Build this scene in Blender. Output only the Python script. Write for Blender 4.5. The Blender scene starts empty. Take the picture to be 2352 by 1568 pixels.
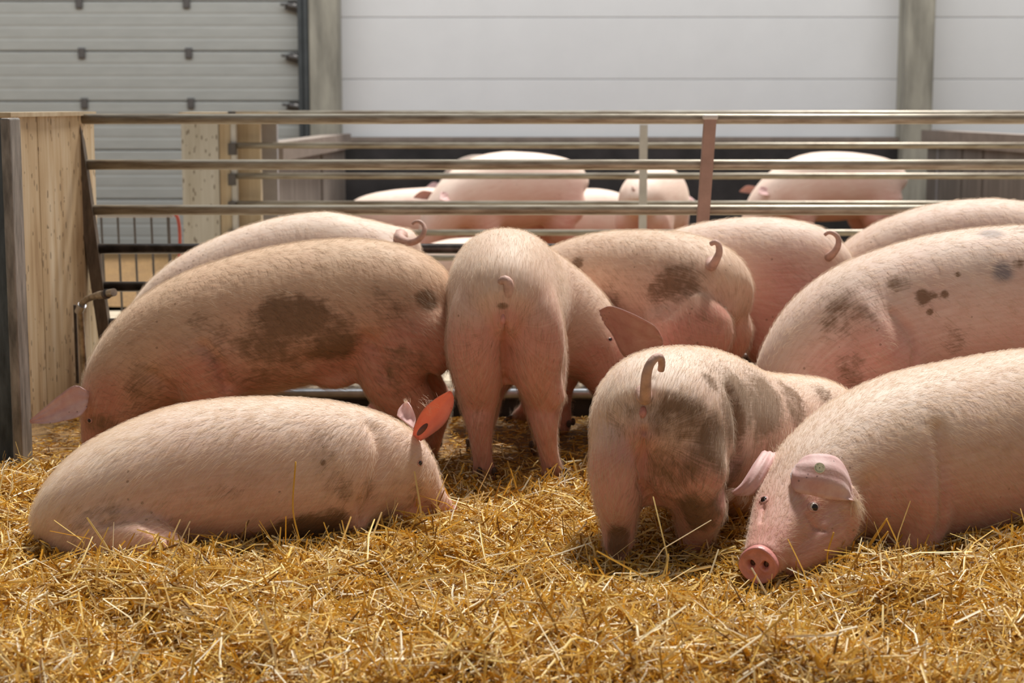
import bpy, math, random
import numpy as np
from mathutils import Vector, Matrix
random.seed(7); RNG = np.random.default_rng(7)
S = bpy.context.scene
COL = S.collection

# ------------------------------------------------------------------ camera, light, exposure
H = 1.15; FPX = 4000.0; PITCH = math.atan(546.0/4000.0)
CT, ST = math.cos(PITCH), math.sin(PITCH)
cam = bpy.data.cameras.new('camera'); cam.lens = FPX/2352.0*36.0; cam.sensor_width = 36.0
cam.clip_start = 0.05; cam.clip_end = 200
camo = bpy.data.objects.new('camera', cam); COL.objects.link(camo)
camo.location = (0, 0, H); camo.rotation_euler = (math.pi/2-PITCH, 0, 0)
cam.dof.use_dof = True; cam.dof.focus_distance = 4.45; cam.dof.aperture_fstop = 4.6
S.camera = camo
S.view_settings.view_transform = 'Standard'; S.view_settings.look = 'None'
S.view_settings.gamma = 1.0; S.view_settings.exposure = 0.0
S.view_settings.use_curve_mapping = False

world = bpy.data.worlds.new('world'); S.world = world; world.use_nodes = True
bgn = world.node_tree.nodes['Background']
bgn.inputs[0].default_value = (1.0, 0.98, 0.96, 1); bgn.inputs[1].default_value = 0.23
sun = bpy.data.lights.new('sun', 'SUN'); sun.energy = 5.0; sun.angle = math.radians(7); sun.color = (1.0, 0.965, 0.91)
suno = bpy.data.objects.new('sun', sun); COL.objects.link(suno)
sd = Vector((-0.22, -0.46, -1.0)).normalized()      # light travels down, towards the camera, a little leftwards
suno.rotation_euler = sd.to_track_quat('-Z', 'Y').to_euler(); suno.location = (2, 8, 9)

sky = bpy.data.lights.new('rear_wall_fill', 'AREA'); sky.shape = 'RECTANGLE'; sky.size = 16; sky.size_y = 3.0; sky.energy = 480; sky.color = (0.93, 0.97, 1.0)  # added fill lamp that brightens the back wall and rear pigs
fillo = bpy.data.objects.new('rear_wall_fill', sky); COL.objects.link(fillo); fillo.location = (0, 10.2, 5.6); fillo.rotation_euler = (math.radians(28), 0, 0)

# ------------------------------------------------------------------ pixel helpers (2352 x 1568 frame)
def P(px, py, y):
    u = (px-1176)/FPX; v = (py-784)/FPX
    d = np.array([u, CT - v*ST, -(ST + v*CT)]); d = d*(y/d[1])
    return d + np.array([0, 0, H])
def G(px, py, z=0.0):
    u = (px-1176)/FPX; v = (py-784)/FPX
    d = np.array([u, CT - v*ST, -(ST + v*CT)]); t = (z-H)/d[2]
    return d*t + np.array([0, 0, H])
def Z(py, y): return float(P(1176, py, y)[2])
def X(px, y): return (px-1176)/FPX*y/(CT)*1.0     # near the horizon
def proj(V):
    V = np.asarray(V, dtype=float); X0 = V[:, 0]; Y0 = V[:, 1]; Z0 = V[:, 2]-H
    f = Y0*CT - Z0*ST; w = -(Y0*ST + Z0*CT)
    return 1176+FPX*X0/f, 784+FPX*w/f
def Xat(px, py, y): return float(P(px, py, y)[0])

# ------------------------------------------------------------------ materials
def mat(name):
    m = bpy.data.materials.new(name); m.use_nodes = True
    nt = m.node_tree; return m, nt, nt.nodes['Principled BSDF']
def nd(nt, t, **k):
    n = nt.nodes.new(t)
    for a, b in k.items(): setattr(n, a, b)
    return n
def lnk(nt, a, b): nt.links.new(a, b)
def texco(nt, scale=(1, 1, 1), kind='Object', attr=None):
    mp = nd(nt, 'ShaderNodeMapping'); mp.inputs['Scale'].default_value = scale
    if attr:
        a = nd(nt, 'ShaderNodeAttribute', attribute_name=attr); lnk(nt, a.outputs['Vector'], mp.inputs[0])
    else:
        t = nd(nt, 'ShaderNodeTexCoord'); lnk(nt, t.outputs[kind], mp.inputs[0])
    return mp.outputs[0]
def noise(nt, vec, scale, detail=4, rough=0.55):
    n = nd(nt, 'ShaderNodeTexNoise'); n.inputs['Scale'].default_value = scale
    n.inputs['Detail'].default_value = detail; n.inputs['Roughness'].default_value = rough
    if vec is not None: lnk(nt, vec, n.inputs['Vector'])
    return n.outputs['Fac']
def ramp(nt, fac, stops):
    r = nd(nt, 'ShaderNodeValToRGB'); e = r.color_ramp.elements
    while len(e) < len(stops): e.new(0.5)
    for i, (p, c) in enumerate(stops):
        e[i].position = p; e[i].color = (c[0], c[1], c[2], 1) if hasattr(c, '__len__') else (c, c, c, 1)
    lnk(nt, fac, r.inputs[0]); return r.outputs[0]
def mixc(nt, fac, a, b, bt='MIX'):
    m = nd(nt, 'ShaderNodeMix', data_type='RGBA', blend_type=bt)
    for s, v in ((m.inputs[0], fac), (m.inputs[6], a), (m.inputs[7], b)):
        if hasattr(v, 'is_output'): lnk(nt, v, s)
        elif hasattr(v, '__len__'): s.default_value = (v[0], v[1], v[2], 1)
        else: s.default_value = v
    return m.outputs[2]
def mth(nt, op, a, b=None, c=None, clamp=False):
    m = nd(nt, 'ShaderNodeMath', operation=op, use_clamp=clamp)
    for i, v in enumerate((a, b, c)):
        if v is None: continue
        if hasattr(v, 'is_output'): lnk(nt, v, m.inputs[i])
        else: m.inputs[i].default_value = v
    return m.outputs[0]
def bump(nt, h, bs, strength=0.3, dist=0.01):
    b = nd(nt, 'ShaderNodeBump'); b.inputs['Strength'].default_value = strength; b.inputs['Distance'].default_value = dist
    lnk(nt, h, b.inputs['Height']); lnk(nt, b.outputs[0], bs.inputs['Normal'])
def simple(name, col, rough=0.6, metal=0.0, var=0.15, scale=8, stretch=(1, 1, 1), bumps=0.15, dark=None):
    m, nt, bs = mat(name)
    v = texco(nt, stretch); f = noise(nt, v, scale, 5, 0.6)
    dk = dark or tuple(c*(1-var*2.2) for c in col); lt = tuple(min(1, c*(1+var)) for c in col)
    lnk(nt, ramp(nt, f, [(0.3, dk), (0.7, lt)]), bs.inputs['Base Color'])
    bs.inputs['Roughness'].default_value = rough; bs.inputs['Metallic'].default_value = metal
    if bumps: bump(nt, noise(nt, v, scale*5, 3), bs, bumps, 0.004)
    return m

def skin_material():
    m, nt, bs = mat('pig_skin')
    fl = texco(nt, (9, 95, 1), attr='coat')            # streaks that follow the lie of the hair
    st = noise(nt, fl, 1.0, 5, 0.7)
    ob = texco(nt, (1, 1, 1))
    blot = noise(nt, ob, 7, 4, 0.6)
    at = lambda n: nd(nt, 'ShaderNodeAttribute', attribute_name=n).outputs['Fac']
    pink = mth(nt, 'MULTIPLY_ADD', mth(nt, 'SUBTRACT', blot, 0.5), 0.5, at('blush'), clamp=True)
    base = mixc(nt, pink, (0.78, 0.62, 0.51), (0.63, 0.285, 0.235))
    base = mixc(nt, mth(nt, 'MULTIPLY', mth(nt, 'SUBTRACT', st, 0.42, clamp=True), 0.9, clamp=True), base, (0.90, 0.81, 0.70))
    base = mixc(nt, mth(nt, 'MULTIPLY', mth(nt, 'SUBTRACT', 0.5, st, clamp=True), 1.1, clamp=True), base, (0.50, 0.33, 0.24))
    base = mixc(nt, at('tan'), base, mixc(nt, 1.0, base, (0.80, 0.64, 0.46), 'MULTIPLY'))
    # dried muck: patches with ragged edges that follow the hair
    fine = noise(nt, texco(nt, (14, 150, 1), attr='coat'), 1.0, 4, 0.7)
    rag = noise(nt, ob, 26, 5, 0.7)
    big = noise(nt, ob, 9, 4, 0.6)
    dm = mth(nt, 'ADD', mth(nt, 'MULTIPLY', mth(nt, 'SUBTRACT', rag, 0.5), 1.1), mth(nt, 'MULTIPLY', mth(nt, 'SUBTRACT', fine, 0.5), 1.3))
    dm = mth(nt, 'MULTIPLY_ADD', mth(nt, 'SUBTRACT', big, 0.5), 1.6, dm)
    d = mth(nt, 'MULTIPLY', mth(nt, 'SUBTRACT', mth(nt, 'MULTIPLY_ADD', at('dirt'), 1.15, dm), 0.34), 1.9, clamp=True)
    d = mth(nt, 'MULTIPLY', mth(nt, 'MULTIPLY', d, 0.88), mth(nt, 'MULTIPLY', at('dirt'), 5.0, clamp=True))
    base = mixc(nt, d, base, mixc(nt, rag, (0.125, 0.058, 0.025), (0.26, 0.14, 0.068)))
    g = mth(nt, 'MULTIPLY', mth(nt, 'ADD', at('mark'), mth(nt, 'MULTIPLY', mth(nt, 'SUBTRACT', fine, 0.5), 0.5)), at('mark'), clamp=True)
    base = mixc(nt, g, base, (0.13, 0.13, 0.16))
    # freckles of mud
    vo = nd(nt, 'ShaderNodeTexVoronoi'); vo.inputs['Scale'].default_value = 34; lnk(nt, ob, vo.inputs['Vector'])
    fr = mth(nt, 'MULTIPLY', mth(nt, 'LESS_THAN', vo.outputs['Distance'], 0.13), mth(nt, 'GREATER_THAN', noise(nt, ob, 5, 2), 0.60))
    base = mixc(nt, mth(nt, 'MULTIPLY', fr, 0.55), base, (0.16, 0.08, 0.04))
    lnk(nt, base, bs.inputs['Base Color'])
    bs.inputs['Roughness'].default_value = 0.62
    bs.inputs['Specular IOR Level'].default_value = 0.35
    bs.inputs['Sheen Weight'].default_value = 0.35; bs.inputs['Sheen Roughness'].default_value = 0.4
    bs.inputs['Sheen Tint'].default_value = (1, 0.9, 0.75, 1)
    h = mth(nt, 'ADD', mth(nt, 'MULTIPLY', st, 0.5), mth(nt, 'MULTIPLY', noise(nt, ob, 60, 3), 0.25))
    bump(nt, h, bs, 0.22, 0.005)
    return m
M = {}
M['skin'] = skin_material()
def ear_material(name, c1, c2, tr):
    m, nt, bs = mat(name)
    ob = texco(nt); f = noise(nt, ob, 22, 5, 0.65)
    c = mixc(nt, ramp(nt, f, [(0.35, 0.0), (0.7, 1.0)]), c1, c2)
    sp = nd(nt, 'ShaderNodeTexVoronoi'); sp.inputs['Scale'].default_value = 60; lnk(nt, ob, sp.inputs['Vector'])
    frk = mth(nt, 'MULTIPLY', mth(nt, 'LESS_THAN', sp.outputs['Distance'], 0.16), mth(nt, 'GREATER_THAN', noise(nt, ob, 9, 2), 0.58))
    c = mixc(nt, mth(nt, 'MULTIPLY', frk, 0.6), c, (0.12, 0.06, 0.05))
    lnk(nt, c, bs.inputs['Base Color']); bs.inputs['Roughness'].default_value = 0.6
    bs.inputs['Sheen Weight'].default_value = 0.3
    bump(nt, noise(nt, ob, 90, 3), bs, 0.3, 0.003)
    t = nd(nt, 'ShaderNodeBsdfTranslucent'); t.inputs[0].default_value = (0.90, 0.33, 0.20, 1)
    mx = nd(nt, 'ShaderNodeMixShader'); mx.inputs[0].default_value = tr
    out = nt.nodes['Material Output']
    lnk(nt, bs.outputs[0], mx.inputs[1]); lnk(nt, t.outputs[0], mx.inputs[2]); lnk(nt, mx.outputs[0], out.inputs[0])
    return m
M['ear'] = ear_material('ear_skin', (0.66, 0.36, 0.34), (0.80, 0.57, 0.53), 0.08)
M['ear_red'] = ear_material('ear_skin_backlit', (0.60, 0.27, 0.22), (0.72, 0.38, 0.32), 0.42)
M['snout'] = simple('snout_skin', (0.66, 0.27, 0.24), 0.42, 0, 0.14, 26, bumps=0.3)
M['tail'] = simple('tail_skin', (0.60, 0.38, 0.31), 0.65, 0, 0.18, 22, bumps=0.4)
M['hoof'] = simple('hoof_horn', (0.10, 0.06, 0.04), 0.6, 0, 0.3, 20)
M['eye'] = simple('eye_dark', (0.018, 0.010, 0.008), 0.08, 0, 0.0, 3, bumps=0)
M['eyewhite'] = simple('eye_white', (0.75, 0.68, 0.62), 0.2, 0, 0.05, 8, bumps=0)
M['eyelid'] = simple('eyelid_skin', (0.62, 0.33, 0.29), 0.55, 0, 0.15, 40, bumps=0.3)
M['canal'] = simple('ear_canal_dark', (0.17, 0.06, 0.05), 0.6, 0, 0.2, 30)
M['dark'] = simple('nostril_dark', (0.06, 0.018, 0.018), 0.5, 0, 0.1, 10, bumps=0)
M['gland'] = simple('bare_pink_skin', (0.62, 0.27, 0.235), 0.4, 0, 0.15, 40, bumps=0.3)
def hair_material():
    m, nt, bs = mat('bristle')
    a = nd(nt, 'ShaderNodeAttribute', attribute_name='tone')
    lnk(nt, ramp(nt, a.outputs['Fac'], [(0.0, (0.16, 0.09, 0.04)), (0.45, (0.62, 0.43, 0.28)), (1.0, (0.95, 0.85, 0.72))]), bs.inputs['Base Color'])
    bs.inputs['Roughness'].default_value = 0.45
    t = nd(nt, 'ShaderNodeBsdfTranslucent'); t.inputs[0].default_value = (0.95, 0.8, 0.62, 1)
    mx = nd(nt, 'ShaderNodeMixShader'); mx.inputs[0].default_value = 0.3
    lnk(nt, bs.outputs[0], mx.inputs[1]); lnk(nt, t.outputs[0], mx.inputs[2])
    lnk(nt, mx.outputs[0], nt.nodes['Material Output'].inputs[0])
    return m
M['hair'] = hair_material()

def straw_material():
    m, nt, bs = mat('straw')
    a = nd(nt, 'ShaderNodeAttribute', attribute_name='tone')
    c = ramp(nt, a.outputs['Fac'], [(0.0, (0.16, 0.075, 0.012)), (0.2, (0.50, 0.25, 0.022)), (0.45, (0.80, 0.50, 0.075)), (0.7, (0.90, 0.70, 0.25)), (1.0, (0.99, 0.93, 0.74))])
    f = noise(nt, texco(nt), 40, 3)
    c = mixc(nt, mth(nt, 'MULTIPLY', f, 0.18), c, (0.42, 0.22, 0.06))
    lnk(nt, c, bs.inputs['Base Color']); bs.inputs['Roughness'].default_value = 0.38
    bs.inputs['Specular IOR Level'].default_value = 0.42
    t = nd(nt, 'ShaderNodeBsdfTranslucent'); lnk(nt, mixc(nt, 1.0, c, (1.0, 0.72, 0.35), 'MULTIPLY'), t.inputs[0])
    mx = nd(nt, 'ShaderNodeMixShader'); mx.inputs[0].default_value = 0.22
    lnk(nt, bs.outputs[0], mx.inputs[1]); lnk(nt, t.outputs[0], mx.inputs[2])
    lnk(nt, mx.outputs[0], nt.nodes['Material Output'].inputs[0])
    return m
M['straw'] = straw_material()
def bed_material():
    m, nt, bs = mat('straw_bed')
    ob = texco(nt)
    n1 = noise(nt, ob, 60, 6, 0.7); n2 = noise(nt, ob, 6, 4, 0.6)
    c = ramp(nt, n1, [(0.3, (0.07, 0.035, 0.012)), (0.5, (0.30, 0.16, 0.045)), (0.72, (0.62, 0.38, 0.12))])
    c = mixc(nt, mth(nt, 'MULTIPLY', n2, 0.7), c, (0.12, 0.065, 0.025))
    lnk(nt, c, bs.inputs['Base Color']); bs.inputs['Roughness'].default_value = 0.85
    bump(nt, n1, bs, 0.8, 0.02)
    return m
M['bed'] = bed_material()
M['floor'] = simple('trodden_floor', (0.36, 0.24, 0.13), 0.85, 0, 0.3, 9, bumps=0.5)
M['alley'] = simple('alley_concrete', (0.52, 0.43, 0.31), 0.85, 0, 0.12, 5, bumps=0.3)

def rail_material():
    m, nt, bs = mat('galvanised_rail')
    ob = texco(nt, (2, 14, 14)); f = noise(nt, ob, 3, 5, 0.6)
    c = ramp(nt, f, [(0.3, (0.20, 0.15, 0.10)), (0.55, (0.40, 0.35, 0.27)), (0.8, (0.52, 0.49, 0.41))])
    lnk(nt, c, bs.inputs['Base Color']); bs.inputs['Metallic'].default_value = 0.35; bs.inputs['Roughness'].default_value = 0.42
    bump(nt, noise(nt, ob, 20, 3), bs, 0.2, 0.002); return m
M['rail'] = rail_material()
M['rail_dark'] = simple('wet_dark_steel', (0.10, 0.085, 0.08), 0.3, 0.6, 0.3, 14, bumps=0.1)
M['steel'] = simple('bare_steel', (0.52, 0.52, 0.54), 0.28, 0.85, 0.12, 18, bumps=0.1)
M['brownbar'] = simple('soiled_bar', (0.15, 0.115, 0.085), 0.5, 0.4, 0.25, 10, (4, 4, 1), bumps=0.2)
M['pinkpost'] = simple('soiled_pink_post', (0.42, 0.27, 0.215), 0.6, 0.1, 0.1, 10, bumps=0.2)
M['whitepost'] = simple('whitish_post', (0.62, 0.60, 0.56), 0.5, 0.1, 0.08, 10)
M['bluegalv'] = simple('blue_grey_column', (0.105, 0.125, 0.14), 0.5, 0.4, 0.3, 6, (5, 5, 1), bumps=0.15)
M['galvflange'] = simple('column_flange', (0.30, 0.27, 0.24), 0.5, 0.3, 0.3, 7, (5, 5, 1), bumps=0.15)
def board_material(name, lo, mid, hi, spots=True):
    m, nt, bs = mat(name)
    v = texco(nt, (22, 22, 1.2)); f = noise(nt, v, 1.0, 6, 0.65)
    big = noise(nt, texco(nt, (1.5, 1.5, 0.8)), 2, 3)
    c = ramp(nt, mth(nt, 'ADD', mth(nt, 'MULTIPLY', f, 0.65), mth(nt, 'MULTIPLY', big, 0.35)), [(0.36, lo), (0.5, mid), (0.64, hi)])
    if spots:
        vo = nd(nt, 'ShaderNodeTexVoronoi'); vo.inputs['Scale'].default_value = 1; lnk(nt, texco(nt, (60, 60, 17)), vo.inputs['Vector'])
        s = mth(nt, 'MULTIPLY', mth(nt, 'LESS_THAN', vo.outputs['Distance'], 0.24), mth(nt, 'GREATER_THAN', noise(nt, texco(nt), 14, 2), 0.5))
        c = mixc(nt, mth(nt, 'MULTIPLY', s, 0.8), c, (0.10, 0.055, 0.025))
    lnk(nt, c, bs.inputs['Base Color']); bs.inputs['Roughness'].default_value = 0.6
    bump(nt, f, bs, 0.3, 0.004); return m
M['board'] = board_material('pen_board', (0.34, 0.21, 0.10), (0.56, 0.41, 0.24), (0.72, 0.60, 0.43))
M['paleboard'] = board_material('pale_board', (0.46, 0.42, 0.34), (0.56, 0.53, 0.46), (0.64, 0.62, 0.56))
M['woodpost'] = board_material('wood_post', (0.42, 0.30, 0.17), (0.55, 0.43, 0.28), (0.64, 0.54, 0.38), False)
M['greyboard'] = board_material('weathered_board', (0.12, 0.10, 0.085), (0.17, 0.145, 0.125), (0.24, 0.21, 0.18), False)
M['rimbeam'] = simple('weathered_cap', (0.25, 0.20, 0.165), 0.7, 0, 0.12, 8)
M['panelgrey'] = simple('grey_metal_sheet', (0.36, 0.34, 0.34), 0.5, 0.2, 0.08, 6)
M['white'] = simple('white_sandwich_panel', (0.74, 0.745, 0.75), 0.45, 0, 0.015, 3, bumps=0.03)
M['seam'] = simple('joint_backing', (0.50, 0.47, 0.44), 0.7, 0, 0.1, 10)  # light tan backing that shows in the panel joints
M['plinth'] = simple('dark_plinth', (0.030, 0.026, 0.026), 0.7, 0, 0.3, 5)
M['doorp'] = simple('grey_door_panel', (0.415, 0.42, 0.395), 0.5, 0, 0.04, 4, (1, 1, 5), bumps=0.05)
M['hinge'] = simple('hinge_steel', (0.13, 0.12, 0.115), 0.5, 0.4, 0.1, 20)
M['track'] = simple('door_track', (0.085, 0.095, 0.10), 0.5, 0.3, 0.1, 10)
M['concrete'] = simple('stained_concrete', (0.37, 0.35, 0.29), 0.85, 0, 0.22, 2.2, (3, 3, 0.6), bumps=0.3)
M['kerb'] = simple('soiled_kerb', (0.33, 0.26, 0.18), 0.85, 0, 0.5, 26, bumps=0.6)
M['tag'] = simple('yellow_tag_plastic', (0.80, 0.78, 0.56), 0.4, 0, 0.03, 10, bumps=0)
M['print'] = simple('tag_print', (0.14, 0.13, 0.10), 0.6, 0, 0.0, 10, bumps=0)
M['red'] = simple('red_strap', (0.50, 0.10, 0.07), 0.6, 0, 0.1, 10)
M['pipe'] = simple('pipe_steel', (0.40, 0.35, 0.29), 0.3, 0.75, 0.3, 30, bumps=0.2)

# ------------------------------------------------------------------ object helpers
def mesh_obj(name, V, F, m, parent=None, smooth=False, org=None):
    V = np.asarray(V, dtype=float)
    o0 = np.array(org if org is not None else (0, 0, 0), dtype=float)
    me = bpy.data.meshes.new(name); me.from_pydata((V-o0).tolist(), [], [tuple(f) for f in F])
    if m is not None: me.materials.append(m)
    if smooth: me.polygons.foreach_set('use_smooth', [True]*len(me.polygons))
    me.update()
    o = bpy.data.objects.new(name, me); COL.objects.link(o)
    if parent is not None:
        o.parent = parent; o.location = tuple(o0 - np.array(parent.get('org', (0, 0, 0))))
    else: o.location = tuple(o0)
    return o
def empty(name, loc, label, cat, group=None):
    o = bpy.data.objects.new(name, None); COL.objects.link(o); o.location = tuple(float(v) for v in loc)
    o['label'] = label; o['category'] = cat
    if group: o['group'] = group
    o['org'] = [float(v) for v in loc]
    return o
def struct(o): o['kind'] = 'structure'; return o
def sempty(name, loc):
    o = bpy.data.objects.new(name, None); COL.objects.link(o); o.location = tuple(loc); o['kind'] = 'structure'
    o['org'] = [float(v) for v in loc]; return o
def box(x0, x1, y0, y1, z0, z1):
    V = [(x, y, z) for z in (z0, z1) for y in (y0, y1) for x in (x0, x1)]
    F = [(0, 2, 3, 1), (4, 5, 7, 6), (0, 1, 5, 4), (2, 6, 7, 3), (0, 4, 6, 2), (1, 3, 7, 5)]
    return np.array(V, float), F
def bevbox(name, b, m, parent=None, bev=0.004):
    V, F = box(*b); c = V.mean(0); o = mesh_obj(name, V, F, m, parent, org=c)
    md = o.modifiers.new('edge', 'BEVEL'); md.width = bev; md.segments = 2
    return o
def joinVF(parts):
    VV, FF, n = [], [], 0
    for V, F in parts:
        VV.append(np.asarray(V)); FF += [tuple(i+n for i in f) for f in F]; n += len(V)
    return np.vstack(VV), FF
def quadbox(pts, t):
    """prism from a 4-point outline pts (world) extruded by vector t"""
    A = np.array(pts, float); V = np.vstack([A, A+np.array(t)])
    return V, [(3, 2, 1, 0), (4, 5, 6, 7), (0, 1, 5, 4), (1, 2, 6, 5), (2, 3, 7, 6), (3, 0, 4, 7)]
def catmull(C, n):
    """C: k x d control rows -> n rows, chord-length cubic Hermite over the first three columns"""
    C = np.asarray(C, float); d = np.linalg.norm(np.diff(C[:, :3], axis=0), axis=1); t = np.concatenate([[0], np.cumsum(np.maximum(d, 1e-5))])
    m = np.zeros_like(C)
    m[1:-1] = (C[2:]-C[:-2])/(t[2:]-t[:-2])[:, None]; m[0] = (C[1]-C[0])/(t[1]-t[0]); m[-1] = (C[-1]-C[-2])/(t[-1]-t[-2])
    # limit the slopes so radii never overshoot
    q = np.linspace(0, t[-1], n); i = np.clip(np.searchsorted(t, q, 'right')-1, 0, len(t)-2)
    h = (t[i+1]-t[i]); s = ((q-t[i])/h)[:, None]; h = h[:, None]
    return (2*s**3-3*s**2+1)*C[i] + (s**3-2*s**2+s)*h*m[i] + (-2*s**3+3*s**2)*C[i+1] + (s**3-s**2)*h*m[i+1], q
def frames(Pt, up):
    T = np.gradient(Pt, axis=0); T /= np.linalg.norm(T, axis=1)[:, None]
    D = np.zeros_like(T); u = np.array(up, float)
    for i in range(len(T)):
        u = u - u.dot(T[i])*T[i]; u /= np.linalg.norm(u)+1e-9; D[i] = u
    return T, D, np.cross(T, D)
def tube(ctrl, up=(0, 0, 1), n=40, k=28, ex=2.25, cap=True):
    """ctrl rows: x,y,z,hu,hd,hw -> closed loft"""
    R, q = catmull(ctrl, n); R[:, 3:] = np.maximum(R[:, 3:], 0.002)
    Pt = R[:, :3]; T, D, L = frames(Pt, up)
    a = np.linspace(0, 2*np.pi, k, endpoint=False); c, s = np.cos(a), np.sin(a); p = 2/ex
    cc = np.sign(c)*np.abs(c)**p; ss = np.sign(s)*np.abs(s)**p
    rv = np.where(ss[None] > 0, R[:, 3:4], R[:, 4:5])*ss[None]
    V = Pt[:, None]+L[:, None]*(R[:, 5:6]*cc[None])[:, :, None]+D[:, None]*rv[:, :, None]
    V = V.reshape(-1, 3); F = []
    for i in range(n-1):
        b = i*k
        for j in range(k):
            j2 = (j+1) % k; F.append((b+j, b+j2, b+k+j2, b+k+j))
    if cap:
        e = R[0, 3]*0.5; V = np.vstack([V, Pt[0]-T[0]*e, Pt[-1]+T[-1]*R[-1, 3]*0.25]); c0 = len(V)-2; c1 = len(V)-1
        for j in range(k):
            j2 = (j+1) % k; F.append((c0, j2, j)); F.append((c1, (n-1)*k+j, (n-1)*k+j2))
    return V, F, (Pt, T, D, L, q)
def stube(pts, r, k=12, n=None, up=(0, 0.01, 1)):
    rr = r if hasattr(r, '__len__') else [r]*len(pts)
    C = [list(p)+[a, a, a] for p, a in zip(pts, rr)]
    n = n or max(2, (len(pts)-1)*6+1)
    V, F, _ = tube(C, up, n, k, 2.0); return V, F
def rod(p0, p1, r, k=14):
    p0, p1 = np.array(p0, float), np.array(p1, float); t = p1-p0; t /= np.linalg.norm(t)
    a = np.array([0, 0, 1.]) if abs(t[2]) < .9 else np.array([1., 0, 0]); u = np.cross(t, a); u /= np.linalg.norm(u); w = np.cross(t, u)
    an = np.linspace(0, 2*np.pi, k, endpoint=False)
    ring = np.cos(an)[:, None]*u+np.sin(an)[:, None]*w
    V = np.vstack([p0+ring*r, p1+ring*r]); F = [(j, (j+1) % k, k+(j+1) % k, k+j) for j in range(k)]+[tuple(range(k))[::-1], tuple(range(k, 2*k))]
    return V, F
def ellipsoid(c, r, nu=12, nv=18, R=None):
    V = []; F = []
    for i in range(1, nu):
        th = math.pi*i/nu
        for j in range(nv):
            ph = 2*math.pi*j/nv; V.append((math.sin(th)*math.cos(ph)*r[0], math.sin(th)*math.sin(ph)*r[1], math.cos(th)*r[2]))
    V += [(0, 0, r[2]), (0, 0, -r[2])]; V = np.array(V)
    if R is not None: V = V @ np.array(R).T
    V = V+np.array(c)
    for i in range(nu-2):
        for j in range(nv): F.append((i*nv+j, (i+1)*nv+j, (i+1)*nv+(j+1) % nv, i*nv+(j+1) % nv))
    t, b = (nu-1)*nv, (nu-1)*nv+1
    for j in range(nv): F.append((t, j, (j+1) % nv)); F.append((b, (nu-2)*nv+(j+1) % nv, (nu-2)*nv+j))
    return V, F

# ------------------------------------------------------------------ the pig builder
LEG = {  # fraction of height, forward offset, half length fore-aft, half width
 'hind': [(1.0, .00, .14, .085), (.78, .05, .125, .085), (.60, .03, .092, .068), (.44, -.035, .052, .045), (.31, -.035, .036, .034), (.17, -.02, .030, .030), (.09, -.005, .036, .036), (.03, .012, .034, .036)],
 'front': [(1.0, .00, .12, .075), (.76, -.01, .105, .07), (.58, -.015, .070, .054), (.42, .00, .046, .043), (.33, .003, .041, .041), (.18, -.005, .030, .031), (.09, .00, .036, .036), (.03, .015, .034, .036)]}
def leg(kind, att, foot, fwd, sc=1.0, thick=1.0):
    """att, foot: world points; fwd: 2-D heading"""
    att = np.array(att, float); foot = np.array(foot, float); f = np.array([fwd[0], fwd[1], 0.0]); f /= np.linalg.norm(f)
    rows = []
    for fr, fo, a, b in [(1.22, LEG[kind][0][1], .05, .04)]+LEG[kind]:
        p = foot+(att-foot)*fr+f*fo*sc
        q = (foot+(att-foot)*(fr**0.6 if fr < 1 else 1)); p[:2] = q[:2]+(f*fo*sc)[:2]
        rows.append(list(p)+[a*sc*thick, a*sc*thick, b*sc*thick])
    return rows, f
def hoof_mesh(foot, f, sc=1.0):
    f = np.array(f, float); l = np.cross([0, 0, 1], f); parts = []
    foot = np.array(foot, float)
    for s in (-1, 1):
        c = foot+l*s*0.019*sc+f*0.018*sc
        r = [(-.022, .000), (.030, .000)]
        base = []; top = []
        for a, w in ((-.026, .012), (-.004, .017), (.018, .015), (.036, .004)):
            for q in (-1, 1):
                base.append(c+f*a*sc+l*q*w*sc+np.array([0, 0, -.002])*sc)
                top.append(c+f*(a*.62-.006)*sc+l*q*w*.85*sc+np.array([0, 0, .036-.012*max(0, a/.036)])*sc)
        V = np.array(base+top); n = 8; F = []
        for i in range(3):
            a0, a1, b0, b1 = 2*i, 2*i+1, 2*i+2, 2*i+3
            F += [(a0, b0, b1, a1), (n+a0, n+a1, n+b1, n+b0), (a0, n+a0, n+b0, b0), (a1, b1, n+b1, n+a1)]
        F += [(0, 1, n+1, n), (6, n+6, n+7, 7)]
        parts.append((V, F))
        # dew claw
        d = foot+l*s*0.022*sc-f*0.035*sc+np.array([0, 0, .05])*sc
        parts.append(ellipsoid(d, (0.009*sc, 0.009*sc, 0.014*sc), 5, 6))
    return joinVF(parts)

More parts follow.
